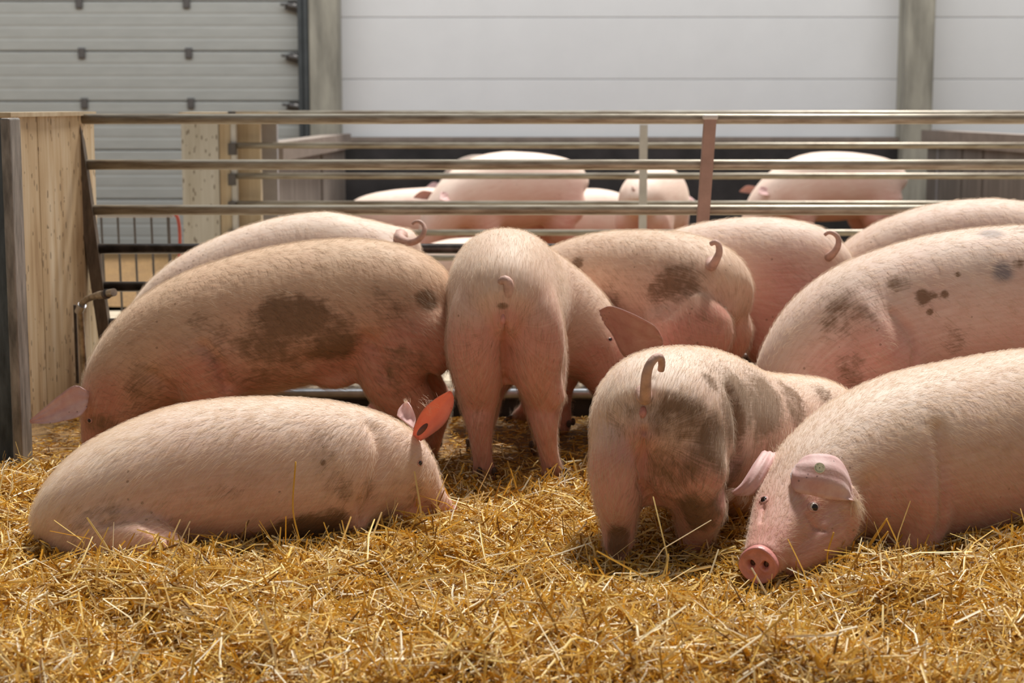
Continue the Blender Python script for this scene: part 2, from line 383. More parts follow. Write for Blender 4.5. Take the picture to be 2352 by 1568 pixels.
def remesh(parts, voxel, iters):
    V, F = joinVF(parts)
    me = bpy.data.meshes.new('tmp'); me.from_pydata(V.tolist(), [], F); me.update()
    o = bpy.data.objects.new('tmp', me); COL.objects.link(o)
    md = o.modifiers.new('r', 'REMESH'); md.mode = 'VOXEL'; md.voxel_size = voxel; md.adaptivity = 0
    sm = o.modifiers.new('s', 'SMOOTH'); sm.factor = 0.5; sm.iterations = iters
    dg = bpy.context.evaluated_depsgraph_get(); ev = o.evaluated_get(dg)
    m2 = bpy.data.meshes.new_from_object(ev, depsgraph=dg)
    bpy.data.objects.remove(o); bpy.data.meshes.remove(me)
    m2.polygons.foreach_set('use_smooth', [True]*len(m2.polygons))
    return m2
def soften(me, W, w, iters):
    ne = len(me.edges); e = np.empty(ne*2, dtype=np.int32); me.edges.foreach_get('vertices', e); e = e.reshape(-1, 2)
    n = len(W); cnt = np.bincount(e.ravel(), minlength=n).astype(float)[:, None]
    for _ in range(iters):
        A = np.stack([np.bincount(e[:, 0], W[e[:, 1], k], n)+np.bincount(e[:, 1], W[e[:, 0], k], n) for k in range(3)], 1)/np.maximum(cnt, 1)
        W = W+(A-W)*w[:, None]*0.6
    return W
def get_v(me):
    a = np.empty(len(me.vertices)*3, dtype=np.float32); me.vertices.foreach_get('co', a); return a.reshape(-1, 3).astype(float)
def get_n(me):
    a = np.empty(len(me.vertices)*3, dtype=np.float32); me.vertex_normals.foreach_get('vector', a); return a.reshape(-1, 3).astype(float)

PIGS = []
def make_pig(rings, legs, label, voxel=0.009, iters=9, extra=(), name='pig', hair=0, dirt=(), marks=(), blush=0.0,
             group=None, ctr=None, carve=(), hairlen=0.028, ex=2.25, stretchpink=(), soft=45, tan=0.0):
    """rings: world rows x,y,z,hu,hd,hw from rump to snout. legs: list of (kind, att, foot, fwd, sc)"""
    V, F, fr = tube(rings, (0, 0, 1), 60, 36, ex)
    parts = [(V, F)]
    feet = []
    for lg in legs:
        rows, f = leg(*lg); v, fc, _ = tube(rows, f, 26, 18, 2.1); parts.append((v, fc)); feet.append((np.array(lg[2]), f, lg[4] if len(lg) > 4 else 1.0))
    for rows in extra:
        if len(rows) == 2 and not hasattr(rows[0][0], '__len__') : parts.append(ellipsoid(rows[0], rows[1]))
        else:
            up = (0, 0, 1)
            r = np.array(rows, float); t = r[-1, :3]-r[0, :3]
            if abs(t[2]) > 0.8*np.linalg.norm(t): up = (0, -1, 0)
            v, fc, _ = tube(rows, up, 24, 18, 2.1); parts.append((v, fc))
    me = remesh(parts, voxel, iters); me.name = 'pig_body'
    W = get_v(me)
    Pt, T, D, L, q = fr
    # nearest spine ring for every vertex
    idx = np.empty(len(W), int)
    for i in range(0, len(W), 20000):
        d = ((W[i:i+20000, None]-Pt[None])**2).sum(2); idx[i:i+20000] = d.argmin(1)
    rel = W-Pt[idx]; ang = np.arctan2((rel*D[idx]).sum(1), (rel*L[idx]).sum(1))
    # fold lines and hollows: (px,py) polyline pressed into the surface
    rad = np.array(catmull(rings, 60)[0])[idx, 5]
    w = np.clip((rad-.10)/.06, 0, 1)*np.clip((W[:, 2]-(Pt[idx, 2]-.24))/.10, 0, 1)
    W0 = W; W = soften(me, W, w, soft)
    me.vertices.foreach_set('co', W.astype(np.float32).ravel()); me.update()
    nrm = get_n(me)
    for c in carve:
        line, wid, dep = c
        cp = np.array([snap_to(W, x, y)[0] for x, y in line])
        pts = np.vstack([np.linspace(cp[i], cp[i+1], 12) for i in range(len(cp)-1)]) if len(cp) > 1 else cp
        d2 = np.full(len(W), 9.0)
        for p in pts: d2 = np.minimum(d2, ((W-p)**2).sum(1))
        W = W-nrm*(dep*np.exp(-d2/(wid*wid)))[:, None]
    zb = float(rings[0][2]) if ctr is None else ctr[2]
    cen = np.mean(np.array(rings)[:, :2], axis=0) if ctr is None else np.array(ctr[:2])
    org = np.array([cen[0], cen[1], max(0.0, float(W[:, 2].min()))])
    root = empty(name, org, label, 'pig', group)
    me.vertices.foreach_set('co', (W-org).astype(np.float32).ravel())
    at = me.attributes.new('coat', 'FLOAT_VECTOR', 'POINT')
    cv = np.stack([q[idx], ang*0.2, np.zeros(len(W))], 1); at.data.foreach_set('vector', cv.astype(np.float32).ravel())
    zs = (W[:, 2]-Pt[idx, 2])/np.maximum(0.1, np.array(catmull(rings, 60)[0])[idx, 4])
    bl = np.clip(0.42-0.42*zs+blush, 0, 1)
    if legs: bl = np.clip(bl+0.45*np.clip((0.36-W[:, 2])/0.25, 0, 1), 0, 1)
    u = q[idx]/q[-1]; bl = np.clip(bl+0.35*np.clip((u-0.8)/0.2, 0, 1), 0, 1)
    for (x, y, r, s) in stretchpink:
        c, _ = snap_to(W, x, y); rr = r/FPX*c[1]; bl = np.clip(bl+s*np.exp(-((W-c)**2).sum(1)/(rr*rr)), 0, 1.2)
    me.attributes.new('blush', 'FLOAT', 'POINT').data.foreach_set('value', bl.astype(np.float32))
    me.attributes.new('tan', 'FLOAT', 'POINT').data.foreach_set('value', np.full(len(W), tan, dtype=np.float32))
    for nm, lst in (('dirt', dirt), ('mark', marks)):
        w = np.zeros(len(W))
        for row in lst:
            x, y, r, s = row[:4]; ry = row[4] if len(row) > 4 else r
            c, nn = snap_to(W, x, y); k = c[1]/FPX; a, b = r*k, ry*k
            d = ((W[:, 0]-c[0])**2+(W[:, 1]-c[1])**2)/(a*a)+((W[:, 2]-c[2])/b)**2
            w = np.maximum(w, s*np.clip(1.7-1.15*np.sqrt(d), 0, 1))
        if nm == 'dirt' and feet:
            for ft, f, s in feet: w = np.maximum(w, np.clip(0.85-((W-ft)**2).sum(1)**.5/0.15, 0, 1))
        me.attributes.new(nm, 'FLOAT', 'POINT').data.foreach_set('value', w.astype(np.float32))
        if nm == 'dirt': dw = w
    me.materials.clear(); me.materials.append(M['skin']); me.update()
    bo = bpy.data.objects.new('body', me); COL.objects.link(bo); bo.parent = root
    nrm = get_n(me)
    pg = dict(root=root, W=W, N=nrm, fr=fr, idx=idx, org=org)
    for ft, f, s in feet:
        v, fc = hoof_mesh(ft, f, s); mesh_obj('hoof', v, fc, M['hoof'], root, org=ft)
    if hair: add_hair(pg, me, hair, hairlen, dw+tan*.28, bl)
    return pg
def snap_to(W, px, py, rad=9):
    x, y = proj(W); d = (x-px)**2+(y-py)**2; r = rad
    while True:
        k = np.where(d < r*r)[0]
        if len(k) or r > 400: break
        r *= 1.7
    i = k[np.argmin(W[k, 1]+0.0005*np.sqrt(d[k]))]; return W[i].copy(), i
def snap(pg, px, py):
    p, i = snap_to(pg['W'], px, py); return p, pg['N'][i]

def add_hair(pg, me, n, ln, dw, bl):
    W, N, idx, (Pt, T, D, L, q) = pg['W'], pg['N'], pg['idx'], pg['fr']
    vis = (N[:, 1] < 0.35) & (W[:, 2] > 0.02)          # the flanks and backs that can be seen from the pen side
    k = np.where(vis)[0]; k = RNG.choice(k, n)
    vox = 0.009
    p = W[k]+RNG.normal(0, vox*0.4, (n, 3)); nn = N[k]
    d = -T[idx[k]]*0.9+np.array([0, 0, -0.75])*np.clip(1.15-np.abs(nn[:, 2:3]), 0, 1)+RNG.normal(0, 0.16, (n, 3))
    d -= (d*nn).sum(1)[:, None]*nn; d /= np.linalg.norm(d, axis=1)[:, None]+1e-9
    p -= ((p-W[k])*nn).sum(1)[:, None]*nn
    l = ln*RNG.uniform(0.55, 1.25, n)[:, None]
    lift = RNG.uniform(0.10, 0.42, n)[:, None]
    p0 = p-nn*0.001; p1 = p+d*l*0.5+nn*l*lift*0.55; p2 = p+d*l+nn*l*lift*0.62+np.array([0, 0, -0.12])*l
    pos = np.stack([p0, p1, p2], 1)-pg['org']
    hc = bpy.data.hair_curves.new('bristles'); hc.add_curves([3]*n)
    hc.attributes['position'].data.foreach_set('vector', pos.astype(np.float32).ravel())
    rad = np.tile(np.array([0.00019, 0.00016, 0.00006], dtype=np.float32), n)
    (hc.attributes.get('radius') or hc.attributes.new('radius', 'FLOAT', 'POINT')).data.foreach_set('value', rad)
    tone = np.clip(RNG.uniform(0.5, 1.0, n)-1.6*np.clip(dw[k]+RNG.normal(0, .2, n)*(dw[k] > .05), 0, 1)-0.15*bl[k], 0, 1).astype(np.float32)
    hc.attributes.new('tone', 'FLOAT', 'CURVE').data.foreach_set('value', tone)
    hc.materials.append(M['hair'])
    o = bpy.data.objects.new('bristles', hc); COL.objects.link(o); o.parent = pg['root']; o['kind'] = 'stuff'

def ear(pg, rows, m=None, th=0.005, label=None, world=False):
    """rows: (leftpx,lefty,rightpx,righty, y_left, y_right, cup)"""
    A = []
    if world: A = [list(a)+list(b)+[c] for a, b, c in rows]
    else:
        for lx, ly, rx, ry, y0, y1, cup in rows: A.append(list(P(lx, ly, y0))+list(P(rx, ry, y1))+[cup])
    A = np.array(A); C = (A[:, :3]+A[:, 3:6])/2
    B = np.hstack([C, A]); R, _ = catmull(B, 18); L_, R_ = R[:, 3:6], R[:, 6:9]; cup = R[:, 9]
    T = np.gradient(R[:, :3], axis=0); Wd = R_-L_; Nn = np.cross(T, Wd); Nn /= np.linalg.norm(Nn, axis=1)[:, None]+1e-9
    k = 13; u = np.linspace(-1, 1, k)
    S0 = (L_+R_)[:, None]/2+(Wd/2)[:, None]*u[None, :, None]+Nn[:, None]*(cup[:, None]*(1-u[None]**2))[:, :, None]
    S0 = S0+Nn[:, None]*(0.0016*np.sin(u*9+1.3)[None]*np.ones((18, 1)))[:, :, None]
    n = 18; edge = np.clip(1-np.abs(u)**4, 0.25, 1)
    top = (S0+Nn[:, None]*(th/2*edge)[None, :, None]).reshape(-1, 3); bot = (S0-Nn[:, None]*(th/2*edge)[None, :, None]).reshape(-1, 3)
    V = np.vstack([top, bot]); o = n*k; F = []
    for i in range(n-1):
        for j in range(k-1):
            a = i*k+j; F.append((a, a+1, a+k+1, a+k)); F.append((o+a, o+a+k, o+a+k+1, o+a+1))
        F.append((i*k, i*k+k, o+i*k+k, o+i*k)); F.append((i*k+k-1, o+i*k+k-1, o+i*k+2*k-1, i*k+2*k-1))
    for j in range(k-1):
        F.append((j, o+j, o+j+1, j+1)); b = (n-1)*k+j; F.append((b, b+1, o+b+1, o+b))
    e = mesh_obj('ear', V, F, m or M['ear'], pg['root'], True, org=V[:k].mean(0))
    if label: e['label'] = label
    return e
def tail(pg, pts, r0=0.017, r1=0.006, n=30):
    W = [P(*p) for p in pts]; W = [W[0]+np.array([0, .05, .004])]+W; rr = np.concatenate([[r0*1.5], r0*(r1/r0)**(np.linspace(0, 1, len(W)-1)**.8)])
    V, F = stube(W, rr, 12, n); return mesh_obj('tail', V, F, M['tail'], pg['root'], True, org=W[0])
def eye(pg, px, py, r=0.011, lid=True, white=False):
    p, nn = snap(pg, px, py); c = p-nn*r*0.45
    V, F = ellipsoid(c, (r, r, r), 10, 14); e = mesh_obj('eye', V, F, M['eyewhite'] if white else M['eye'], pg['root'], True, org=c)
    if white:
        d = np.array([-0.1, -1, 0.15]); d = d/np.linalg.norm(d)*0.6+nn*0.4; d /= np.linalg.norm(d)
        V, F = ellipsoid(c+d*r*0.36+np.array([r*.12, 0, 0]), (r*.74, r*.74, r*.74), 10, 14); ir = mesh_obj('iris', V, F, M['eye'], None, True, org=c)
        ir.parent = e; ir.location = (0, 0, 0)
    if lid:
        t1 = np.cross(nn, [0, 0, 1.0]); t1 /= np.linalg.norm(t1); t2 = np.cross(nn, t1)
        n, k = 20, 8; V = []; F = []
        for i in range(n):
            a = 2*math.pi*i/n; rad = t1*math.cos(a)*1.10+t2*math.sin(a)*0.72; dirn = rad/np.linalg.norm(rad)
            cc = c+nn*r*0.42+rad*r
            for j in range(k):
                b = 2*math.pi*j/k; V.append(cc+(dirn*math.cos(b)+nn*math.sin(b)*0.8)*r*0.30)
        for i in range(n):
            for j in range(k): F.append((i*k+j, ((i+1) % n)*k+j, ((i+1) % n)*k+(j+1) % k, i*k+(j+1) % k))
        mesh_obj('eyelid', V, F, M['eyelid'], pg['root'], True, org=c)
def tuft(pg, px, py, y, d, n=90, ln=.03, spread=.006):
    b = P(px, py, y); d = np.array(d, float); d /= np.linalg.norm(d)
    p0 = b+RNG.normal(0, spread, (n, 3))*np.array([1, .4, 1]); dd = d+RNG.normal(0, .28, (n, 3)); l = ln*RNG.uniform(.4, 1.1, n)[:, None]
    pos = np.stack([p0, p0+dd*l*.5, p0+dd*l+np.array([0, 0, -.15])*l], 1)-pg['org']
    hc = bpy.data.hair_curves.new('tuft'); hc.add_curves([3]*n); hc.attributes['position'].data.foreach_set('vector', pos.astype(np.float32).ravel())
    (hc.attributes.get('radius') or hc.attributes.new('radius', 'FLOAT', 'POINT')).data.foreach_set('value', np.tile(np.array([.00022, .00018, .00006], dtype=np.float32), n))
    hc.attributes.new('tone', 'FLOAT', 'CURVE').data.foreach_set('value', RNG.uniform(.6, 1, n).astype(np.float32)); hc.materials.append(M['hair'])
    o = bpy.data.objects.new('ear_tuft', hc); COL.objects.link(o); o.parent = pg['root']; o['kind'] = 'stuff'
def snout(pg, c, ax, r=0.046, up=(0, 0, 1)):
    """rim disc with two nostril pits; ax points out of the nose"""
    ax = np.array(ax, float); ax /= np.linalg.norm(ax); c = np.array(c, float)+ax*0.013; u = np.array(up, float); u -= u.dot(ax)*ax; u /= np.linalg.norm(u); l = np.cross(u, ax)
    K = 72; rads = [0, .12, .22, .32, .42, .52, .62, .72, .82, .9, .96, 1.0, 1.03, 1.0, .94]
    zz = [.10, .10, .10, .10, .10, .10, .10, .11, .15, .20, .21, .15, 0, -.25, -.5]
    V = []; F = []
    for i, (a, z) in enumerate(zip(rads, zz)):
        for j in range(K):
            t = 2*math.pi*j/K; x = a*math.cos(t); y = a*math.sin(t)*1.02
            sh = 1.0+0.05*math.cos(2*t)-0.03*math.sin(t)
            x *= sh
            zo = z
            for s in (-1, 1):
                dd = math.hypot((x-s*.37)/.17, (y-.02)/.21); zo -= 0.50*math.exp(-dd**4)
                zo += 0.05*math.exp(-(dd-1.5)**2*4)
            V.append(np.array(c)+r*(l*x+u*y+ax*zo))
    n = len(rads)
    for i in range(n-1):
        for j in range(K): F.append((i*K+j, (i+1)*K+j, (i+1)*K+(j+1) % K, i*K+(j+1) % K))
    o = mesh_obj('snout', V, F, M['snout'], pg['root'], True, org=c); o['label'] = 'bare reddish-pink snout disc'
    for s in (-1, 1):
        cc = np.array(c)+r*(l*s*.37+u*.02+ax*(-.22)); R = np.stack([l, u, ax], 1)
        v, f = ellipsoid(cc, (r*.15, r*.19, r*.1), 8, 12, R); d = mesh_obj('nostril', v, f, M['dark'], None, True, org=cc)
        d.parent = o; d.location = tuple(cc-np.array(c))

def rows_px(lst):
    """(px,py,y,hu,hd,hw)"""
    return [list(P(a, b, y))+[hu, hd, hw] for a, b, y, hu, hd, hw in lst]


# ------------------------------------------------------------------ the setting
YW = 14.0; YF = 6.62; YS = 9.4
_g = np.random.default_rng(77)
BUMPS = [(x, y, r, a) for x, y, r, a in zip(_g.uniform(-1.6, 1.7, 190), _g.uniform(3.0, 4.7, 190), _g.uniform(.035, .10, 190), _g.choice([-1, 1], 190)*_g.uniform(.010, .034, 190)) if abs(x-.585)+abs(y-3.93) > .22]
def hfield(x, y):
    x = np.asarray(x, float); y = np.asarray(y, float)
    near = 1/(1+np.exp((y-4.85+0.12*np.sin(x*2.1))*7))         # thick bedding towards the camera, trodden floor beyond
    h = 0.02+near*(0.015+0.016*np.sin(x*3.1+1.0)*np.sin(y*4.3+.6)+0.013*np.sin(x*7.7+y*5.1)+0.010*np.sin(x*13.3-y*9.7+2)+0.006*np.sin(x*23+y*19))
    def m(cx, cy, r, a, ry=None): return a*np.exp(-(((x-cx)/r)**2+((y-cy)/(ry or r))**2))
    h = h+m(-1.5, 4.5, .2, .10, .5)+m(-.52, 4.2, .16, .03, .10)+m(.1, 4.1, .3, .02)+m(1.25, 4.1, .25, .02, .16)
    h = h+m(.80, 3.92, .12, .025, .07)-0.055*np.clip((y-6.2)/.3, 0, 1)
    k = near*np.clip((4.75-y)*3, 0, 1)
    for cx, cy, r, a in BUMPS: h = h+k*a*np.exp(-((x-cx)**2+(y-cy)**2)/(r*r))
    h = h+0.03/(1+np.exp((y-3.75)*9))-m(.58, 3.95, .14, .04, .12)-m(-.95, 3.75, .1, .05)-m(.62, 3.55, .12, .04)-m(-.3, 3.5, .15, .03)
    return h
def grid_mesh(name, x0, x1, y0, y1, nx, ny, fn, m, parent=None):
    xs, ys = np.meshgrid(np.linspace(x0, x1, nx), np.linspace(y0, y1, ny)); z = fn(xs, ys)
    V = np.stack([xs, ys, z], -1).reshape(-1, 3); F = []
    for i in range(ny-1):
        for j in range(nx-1): a = i*nx+j; F.append((a, a+1, a+nx+1, a+nx))
    return mesh_obj(name, V, F, m, parent, True)
V, F = box(-9, 9, 1.2, 17.6, -0.32, -0.12); struct(mesh_obj('floor', V, F, M['alley']))
bed = grid_mesh('straw_bed', -2.7, 2.9, 1.9, YF+0.02, 190, 170, lambda x, y: hfield(x, y)-0.012, M['bed'])
bed['kind'] = 'structure'
V, F = box(-6, 7, YF+0.02, YS+.3, -0.12, 0.0); struct(mesh_obj('floor_alley', V, F, M['alley']))
rb = grid_mesh('floor_rear_pen', -6, 7, YS+.3, 17.3, 60, 60, lambda x, y: 0.02+0.02*np.sin(x*3)*np.sin(y*2.3), M['bed']); rb['kind'] = 'structure'

# back wall: white sandwich panels above a dark plinth
wb = sempty('wall_back', (0, YW, 0))
def wbox(name, x0, x1, z0, z1, y, t, m, parent, bev=0.006):
    return bevbox(name, (x0, x1, y, y+t, z0, z1), m, parent, bev)
zr = [Z(p, YW) for p in (320, 182, 40, -102, -244, -386, -528)]
cols = [(Xat(779, 160, YW), Xat(2078, 160, YW)), (Xat(2143, 160, YW), Xat(2700, 160, YW)), (Xat(2700, 160, YW)+.005, Xat(3300, 160, YW))]
for a, b in cols:
    for i in range(len(zr)-1): wbox('panel', a+.0005, b-.0005, zr[i]+.002, zr[i+1]-.002, YW, .1, M['white'], wb, 0.005)
V, F = box(cols[0][0], cols[-1][1], YW+.012, YW+.03, zr[0], zr[-1]); mesh_obj('backing', V, F, M['seam'], wb, org=(0, YW, 1))
V, F = box(Xat(715, 400, YW-.1), Xat(3300, 400, YW-.1), YW-.12, YW+.1, -.1, zr[0]-.015); struct(mesh_obj('baseboard_back', V, F, M['plinth']))
V, F = box(Xat(715, 400, YW-.1), Xat(3300, 400, YW-.1), YW-.15, YW+.02, zr[0]-.015, zr[0]+.02); struct(mesh_obj('trim_1', V, F, M['rimbeam']))
# concrete columns
for i, (a, b, dy) in enumerate(((712, 780, .25), (2076, 2141, .3))):
    y = YW-dy; V, F = box(Xat(a, 300, y), Xat(b, 300, y), y, y+dy+.1, -.1, zr[-1]); c = V.mean(0)
    o = mesh_obj('trim_%d' % (i+2), V, F, M['concrete'], None, org=c); struct(o); md = o.modifiers.new('edge', 'BEVEL'); md.width = .02; md.segments = 2
# sectional door
YD = 13.95
dr = sempty('door_1', (Xat(350, 200, YD), YD, 0))
zs = [Z(p, YD) for p in (573, 458, 345, 233, 118, 3, -112, -227, -342)]
xd0, xd1 = Xat(-420, 200, YD), Xat(687, 200, YD)
for i in range(len(zs)-1):
    a, b = zs[i]+.004, zs[i+1]-.004; prof = [(a, .007), (a+.008, 0)]
    for k in (1, 2, 3):
        zc = a+(b-a)*k/4; prof += [(zc-.014, 0), (zc-.005, .0025), (zc+.005, .0025), (zc+.014, 0)]
    prof += [(b-.008, 0), (b, .007)]
    V = []; 
    for z, d in prof: V += [(xd0, YD+d, z), (xd1, YD+d, z)]
    nfr = len(prof); V += [(xd0, YD+.05, prof[0][0]), (xd1, YD+.05, prof[0][0]), (xd0, YD+.05, prof[-1][0]), (xd1, YD+.05, prof[-1][0])]
    F = [(2*k, 2*k+1, 2*k+3, 2*k+2) for k in range(nfr-1)]; n2 = 2*nfr
    F += [(0, n2, n2+1, 1), (2*nfr-2, 2*nfr-1, n2+3, n2+2), (n2, n2+2, n2+3, n2+1)]
    mesh_obj('panel', V, F, M['doorp'], dr, org=((xd0+xd1)/2, YD, (a+b)/2))
for px in (-60, 191, 436):
    for p in (118, 3, 233, -112):
        x = Xat(px+ (233-p)*-.02+2, 200, YD); z = Z(p+4, YD); wbox('hinge', x-.028, x+.028, z-.042, z+.042, YD-.018, .03, M['hinge'], dr, .006)
for p in (18, 135, 247, -98):
    z = Z(p, YD); x = Xat(683, 200, YD)
    V1, F1 = rod((x+.02, YD-.05, z), (x-.06, YD-.05, z+.02), .020); V2, F2 = rod((x-.07, YD-.05, z+.02), (x-.115, YD-.04, z+.025), .012)
    V3, F3 = quadbox([(x-.09, YD-.03, z-.01), (x+.03, YD-.03, z-.05), (x+.03, YD-.03, z+.05), (x-.06, YD-.03, z+.045)], (0, .02, 0))
    V, F = joinVF([(V1, F1), (V2, F2), (V3, F3)]); mesh_obj('roller_hinge', V, F, M['hinge'], dr, org=(x, YD, z))
wbox('track', Xat(688, 100, YD), Xat(700, 100, YD), -.1, zs[-1], YD-.12, .1, M['track'], dr)
wbox('track', Xat(702, 100, YD), Xat(714, 100, YD), -.1, zs[-1], YD-.16, .12, M['track'], dr)
wbox('backing', xd0, xd1, -.1, zs[-1], YD+.045, .02, M['seam'], dr)

# weathered partitions of the rear pens
def partition(name, p0, p1, ztop, label, n, capm):
    p0, p1 = np.array(p0, float), np.array(p1, float); d = p1-p0; L = np.linalg.norm(d); d /= L; nrm = np.array([-d[1], d[0]])
    root = empty(name, (p0[0], p0[1], 0), label, 'partition')
    for i in range(n):
        a, b = p0+d*(L*i/n+.006), p0+d*(L*(i+1)/n-.006); t = nrm*.05; g = 0.006*((i*7) % 3)
        V, F = quadbox([(a[0]+nrm[0]*g, a[1]+nrm[1]*g, 0), (b[0]+nrm[0]*g, b[1]+nrm[1]*g, 0), (b[0]+nrm[0]*g, b[1]+nrm[1]*g, ztop-.1), (a[0]+nrm[0]*g, a[1]+nrm[1]*g, ztop-.1)], (t[0], t[1], 0))
        mesh_obj('board', V, F, M['greyboard'], root, org=V.mean(0))
    V, F = quadbox([(p0[0]-nrm[0]*.04, p0[1]-nrm[1]*.04, ztop-.11), (p1[0]-nrm[0]*.04, p1[1]-nrm[1]*.04, ztop-.11), (p1[0]-nrm[0]*.04, p1[1]-nrm[1]*.04, ztop), (p0[0]-nrm[0]*.04, p0[1]-nrm[1]*.04, ztop)], (nrm[0]*.14, nrm[1]*.14, 0))
    mesh_obj('cap_beam', V, F, capm, root, org=V.mean(0)); return root
partition('partition_wall', (Xat(636, 400, 10.3), 10.3), (Xat(795, 400, 13.3), 13.3), .925, 'grey-brown weathered board partition left of the dark plinth, behind both fences', 5, M['rimbeam'])
pr = partition('partition_wall', (Xat(2500, 400, 10.2), 10.2), (Xat(2143, 400, 13.2), 13.2), .955, 'dark weathered partition beside the slim concrete column behind the fences', 7, M['rimbeam'])
for px, y in ((2153, 13.0), (2230, 12.4), (2322, 11.6)):
    x = Xat(px, 400, y); V, F = box(x-.02, x+.02, y-.09, y-.04, 0, .9); mesh_obj('upright', V, F, M['panelgrey'], pr, org=V.mean(0))

# board wall at the left end of the front fence
root = empty('pen_end_wall', (-1.7, 6.2, 0), 'speckled beige board wall at the end of the front pen fence', 'wall panel')
def vboard(px0, y0, px1, y1, ptop0, z0=-.05, m=None, name='board', par=None, t=(-.10, .02, 0), ztop=None):
    zt = ztop if ztop is not None else Z(ptop0, (y0+y1)/2)
    x0, x1 = Xat(px0, 268, y0), Xat(px1, 268, y1)
    V, F = quadbox([(x0, y0, z0), (x1, y1, z0), (x1, y1, zt), (x0, y0, zt)], t)
    return mesh_obj(name, V, F, m or M['board'], par, org=V.mean(0))
zt = Z(268, 6.1)
vboard(24, 6.0, 84, 6.22, 0, par=root, ztop=zt)
vboard(85.5, 6.225, 215, 6.72, 0, par=root, ztop=zt)
V, F = quadbox([(Xat(20, 268, 6.0)-.11, 6.02, zt), (Xat(20, 268, 6.0)+.01, 5.99, zt), (Xat(216, 268, 6.72)+.006, 6.73, zt), (Xat(216, 268, 6.72)-.12, 6.75, zt)], (0, 0, .015))
mesh_obj('cap_strip', V, F, M['woodpost'], root, org=V.mean(0))
# galvanised column at the left edge
y = 5.35; root = empty('steel_column', (Xat(20, 300, y), y, 0), 'blue-grey galvanised steel column standing in front of the beige board wall', 'post')
zc = Z(271, y)
xa, xb, xc = Xat(-60, 270, y), Xat(22, 270, y), Xat(28, 270, y)
V, F = box(xa, xb-.005, y+.004, y+.014, -.05, zc); o = mesh_obj('web', V, F, M['bluegalv'], root, org=V.mean(0)); o['label'] = 'dark blue-grey web'
V, F = box(xb-.022, xc, y-.03, y+.09, -.05, zc); o = mesh_obj('flange', V, F, M['galvflange'], root, org=V.mean(0)); o['label'] = 'paler edge flange'
md = o.modifiers.new('e', 'BEVEL'); md.width = .006; md.segments = 2

# ---------------- front fence
fence = empty('pen_fence', (0, YF, 0), 'near tubular steel pen fence with round rails running behind the standing pigs', 'fence')
xL, xR = Xat(190, 300, YF), 3.6
def barpx(py):      # the slanting end bar's x at a rail height
    return np.interp(py, [265, 770], [168, 240])
rails = [(273, 'rail'), (378, 'rail'), (482, 'rail'), (571, 'rail_dark'), (658, 'rail_dark'), (742, 'rail_dark'), (822, 'rail_dark'), (905, 'steel')]
for py, mm in rails:
    z = Z(py, YF); x0 = Xat(barpx(py)+8 if py < 800 else 252, py, YF)
    V, F = rod((x0, YF, z), (xR, YF, z), .0195 if py != 905 else .022, 20); o = mesh_obj('rail', V, F, M[mm], fence, org=((x0+xR)/2, YF, z))
    for p in o.data.polygons: p.use_smooth = len(p.vertices) == 4
    if mm == 'rail_dark': o['label'] = 'rail worn dark by the pigs'
    if mm == 'steel': o['label'] = 'shiny bottom rail'
a, b = P(166, 268, YF-.03), P(243, 800, YF-.03); w = np.array([.022, 0, .004])
V, F = quadbox([a-w, a+w*1.1, b+w, b-w], (0, .045, 0)); o = mesh_obj('end_bar', V, F, M['brownbar'], fence, org=V.mean(0)); o['label'] = 'slanting soiled end bar'
c2 = P(262, 930, YF-.03)
V, F = quadbox([b-w, b+w, c2+w, c2-w], (0, .045, 0)); mesh_obj('end_bar', V, F, M['brownbar'], fence, org=V.mean(0))
V, F = rod(P(1605, 560, YF-.03)-np.array([0, 0, .0]), P(1605, 560, YF-.03)+np.array([0, 0, .001]), .001)
a, b = P(1632, 272, YF-.045), P(1606, 640, YF-.045); w = np.array([.0235, 0, 0])
V, F = quadbox([a-w, a+w, b+w, b-w], (0, .03, 0)); o = mesh_obj('upright', V, F, M['pinkpost'], fence, org=V.mean(0)); o['label'] = 'flat pinkish-brown upright leaning slightly'
md = o.modifiers.new('e', 'BEVEL'); md.width = .004; md.segments = 2
b2 = P(1590, 925, YF-.045)
V, F = quadbox([b-w, b+w, b2+w, b2-w], (0, .03, 0)); mesh_obj('upright', V, F, M['pinkpost'], fence, org=V.mean(0))
V, F = box(a[0]-.028, a[0]+.028, YF-.05, YF+.025, a[2]-.004, a[2]+.014); o = mesh_obj('bracket', V, F, M['whitepost'], fence, org=V.mean(0)); md = o.modifiers.new('e', 'BEVEL'); md.width = .006; md.segments = 3
# kerb, and a black strip standing in for the shade under the bottom rail
V, F = box(-1.62, 3.6, YF+.05, YF+.2, -.05, .065); o = mesh_obj('kerb', V, F, M['kerb'], None, org=V.mean(0)); struct(o); o.name = 'kerb'
md = o.modifiers.new('e', 'BEVEL'); md.width = .02; md.segments = 3
V, F = box(-1.62, 3.6, YF-.0, YF+.05, -.10, .030); o = mesh_obj('kerb_shade_strip', V, F, M['plinth'], None, org=V.mean(0)); struct(o)

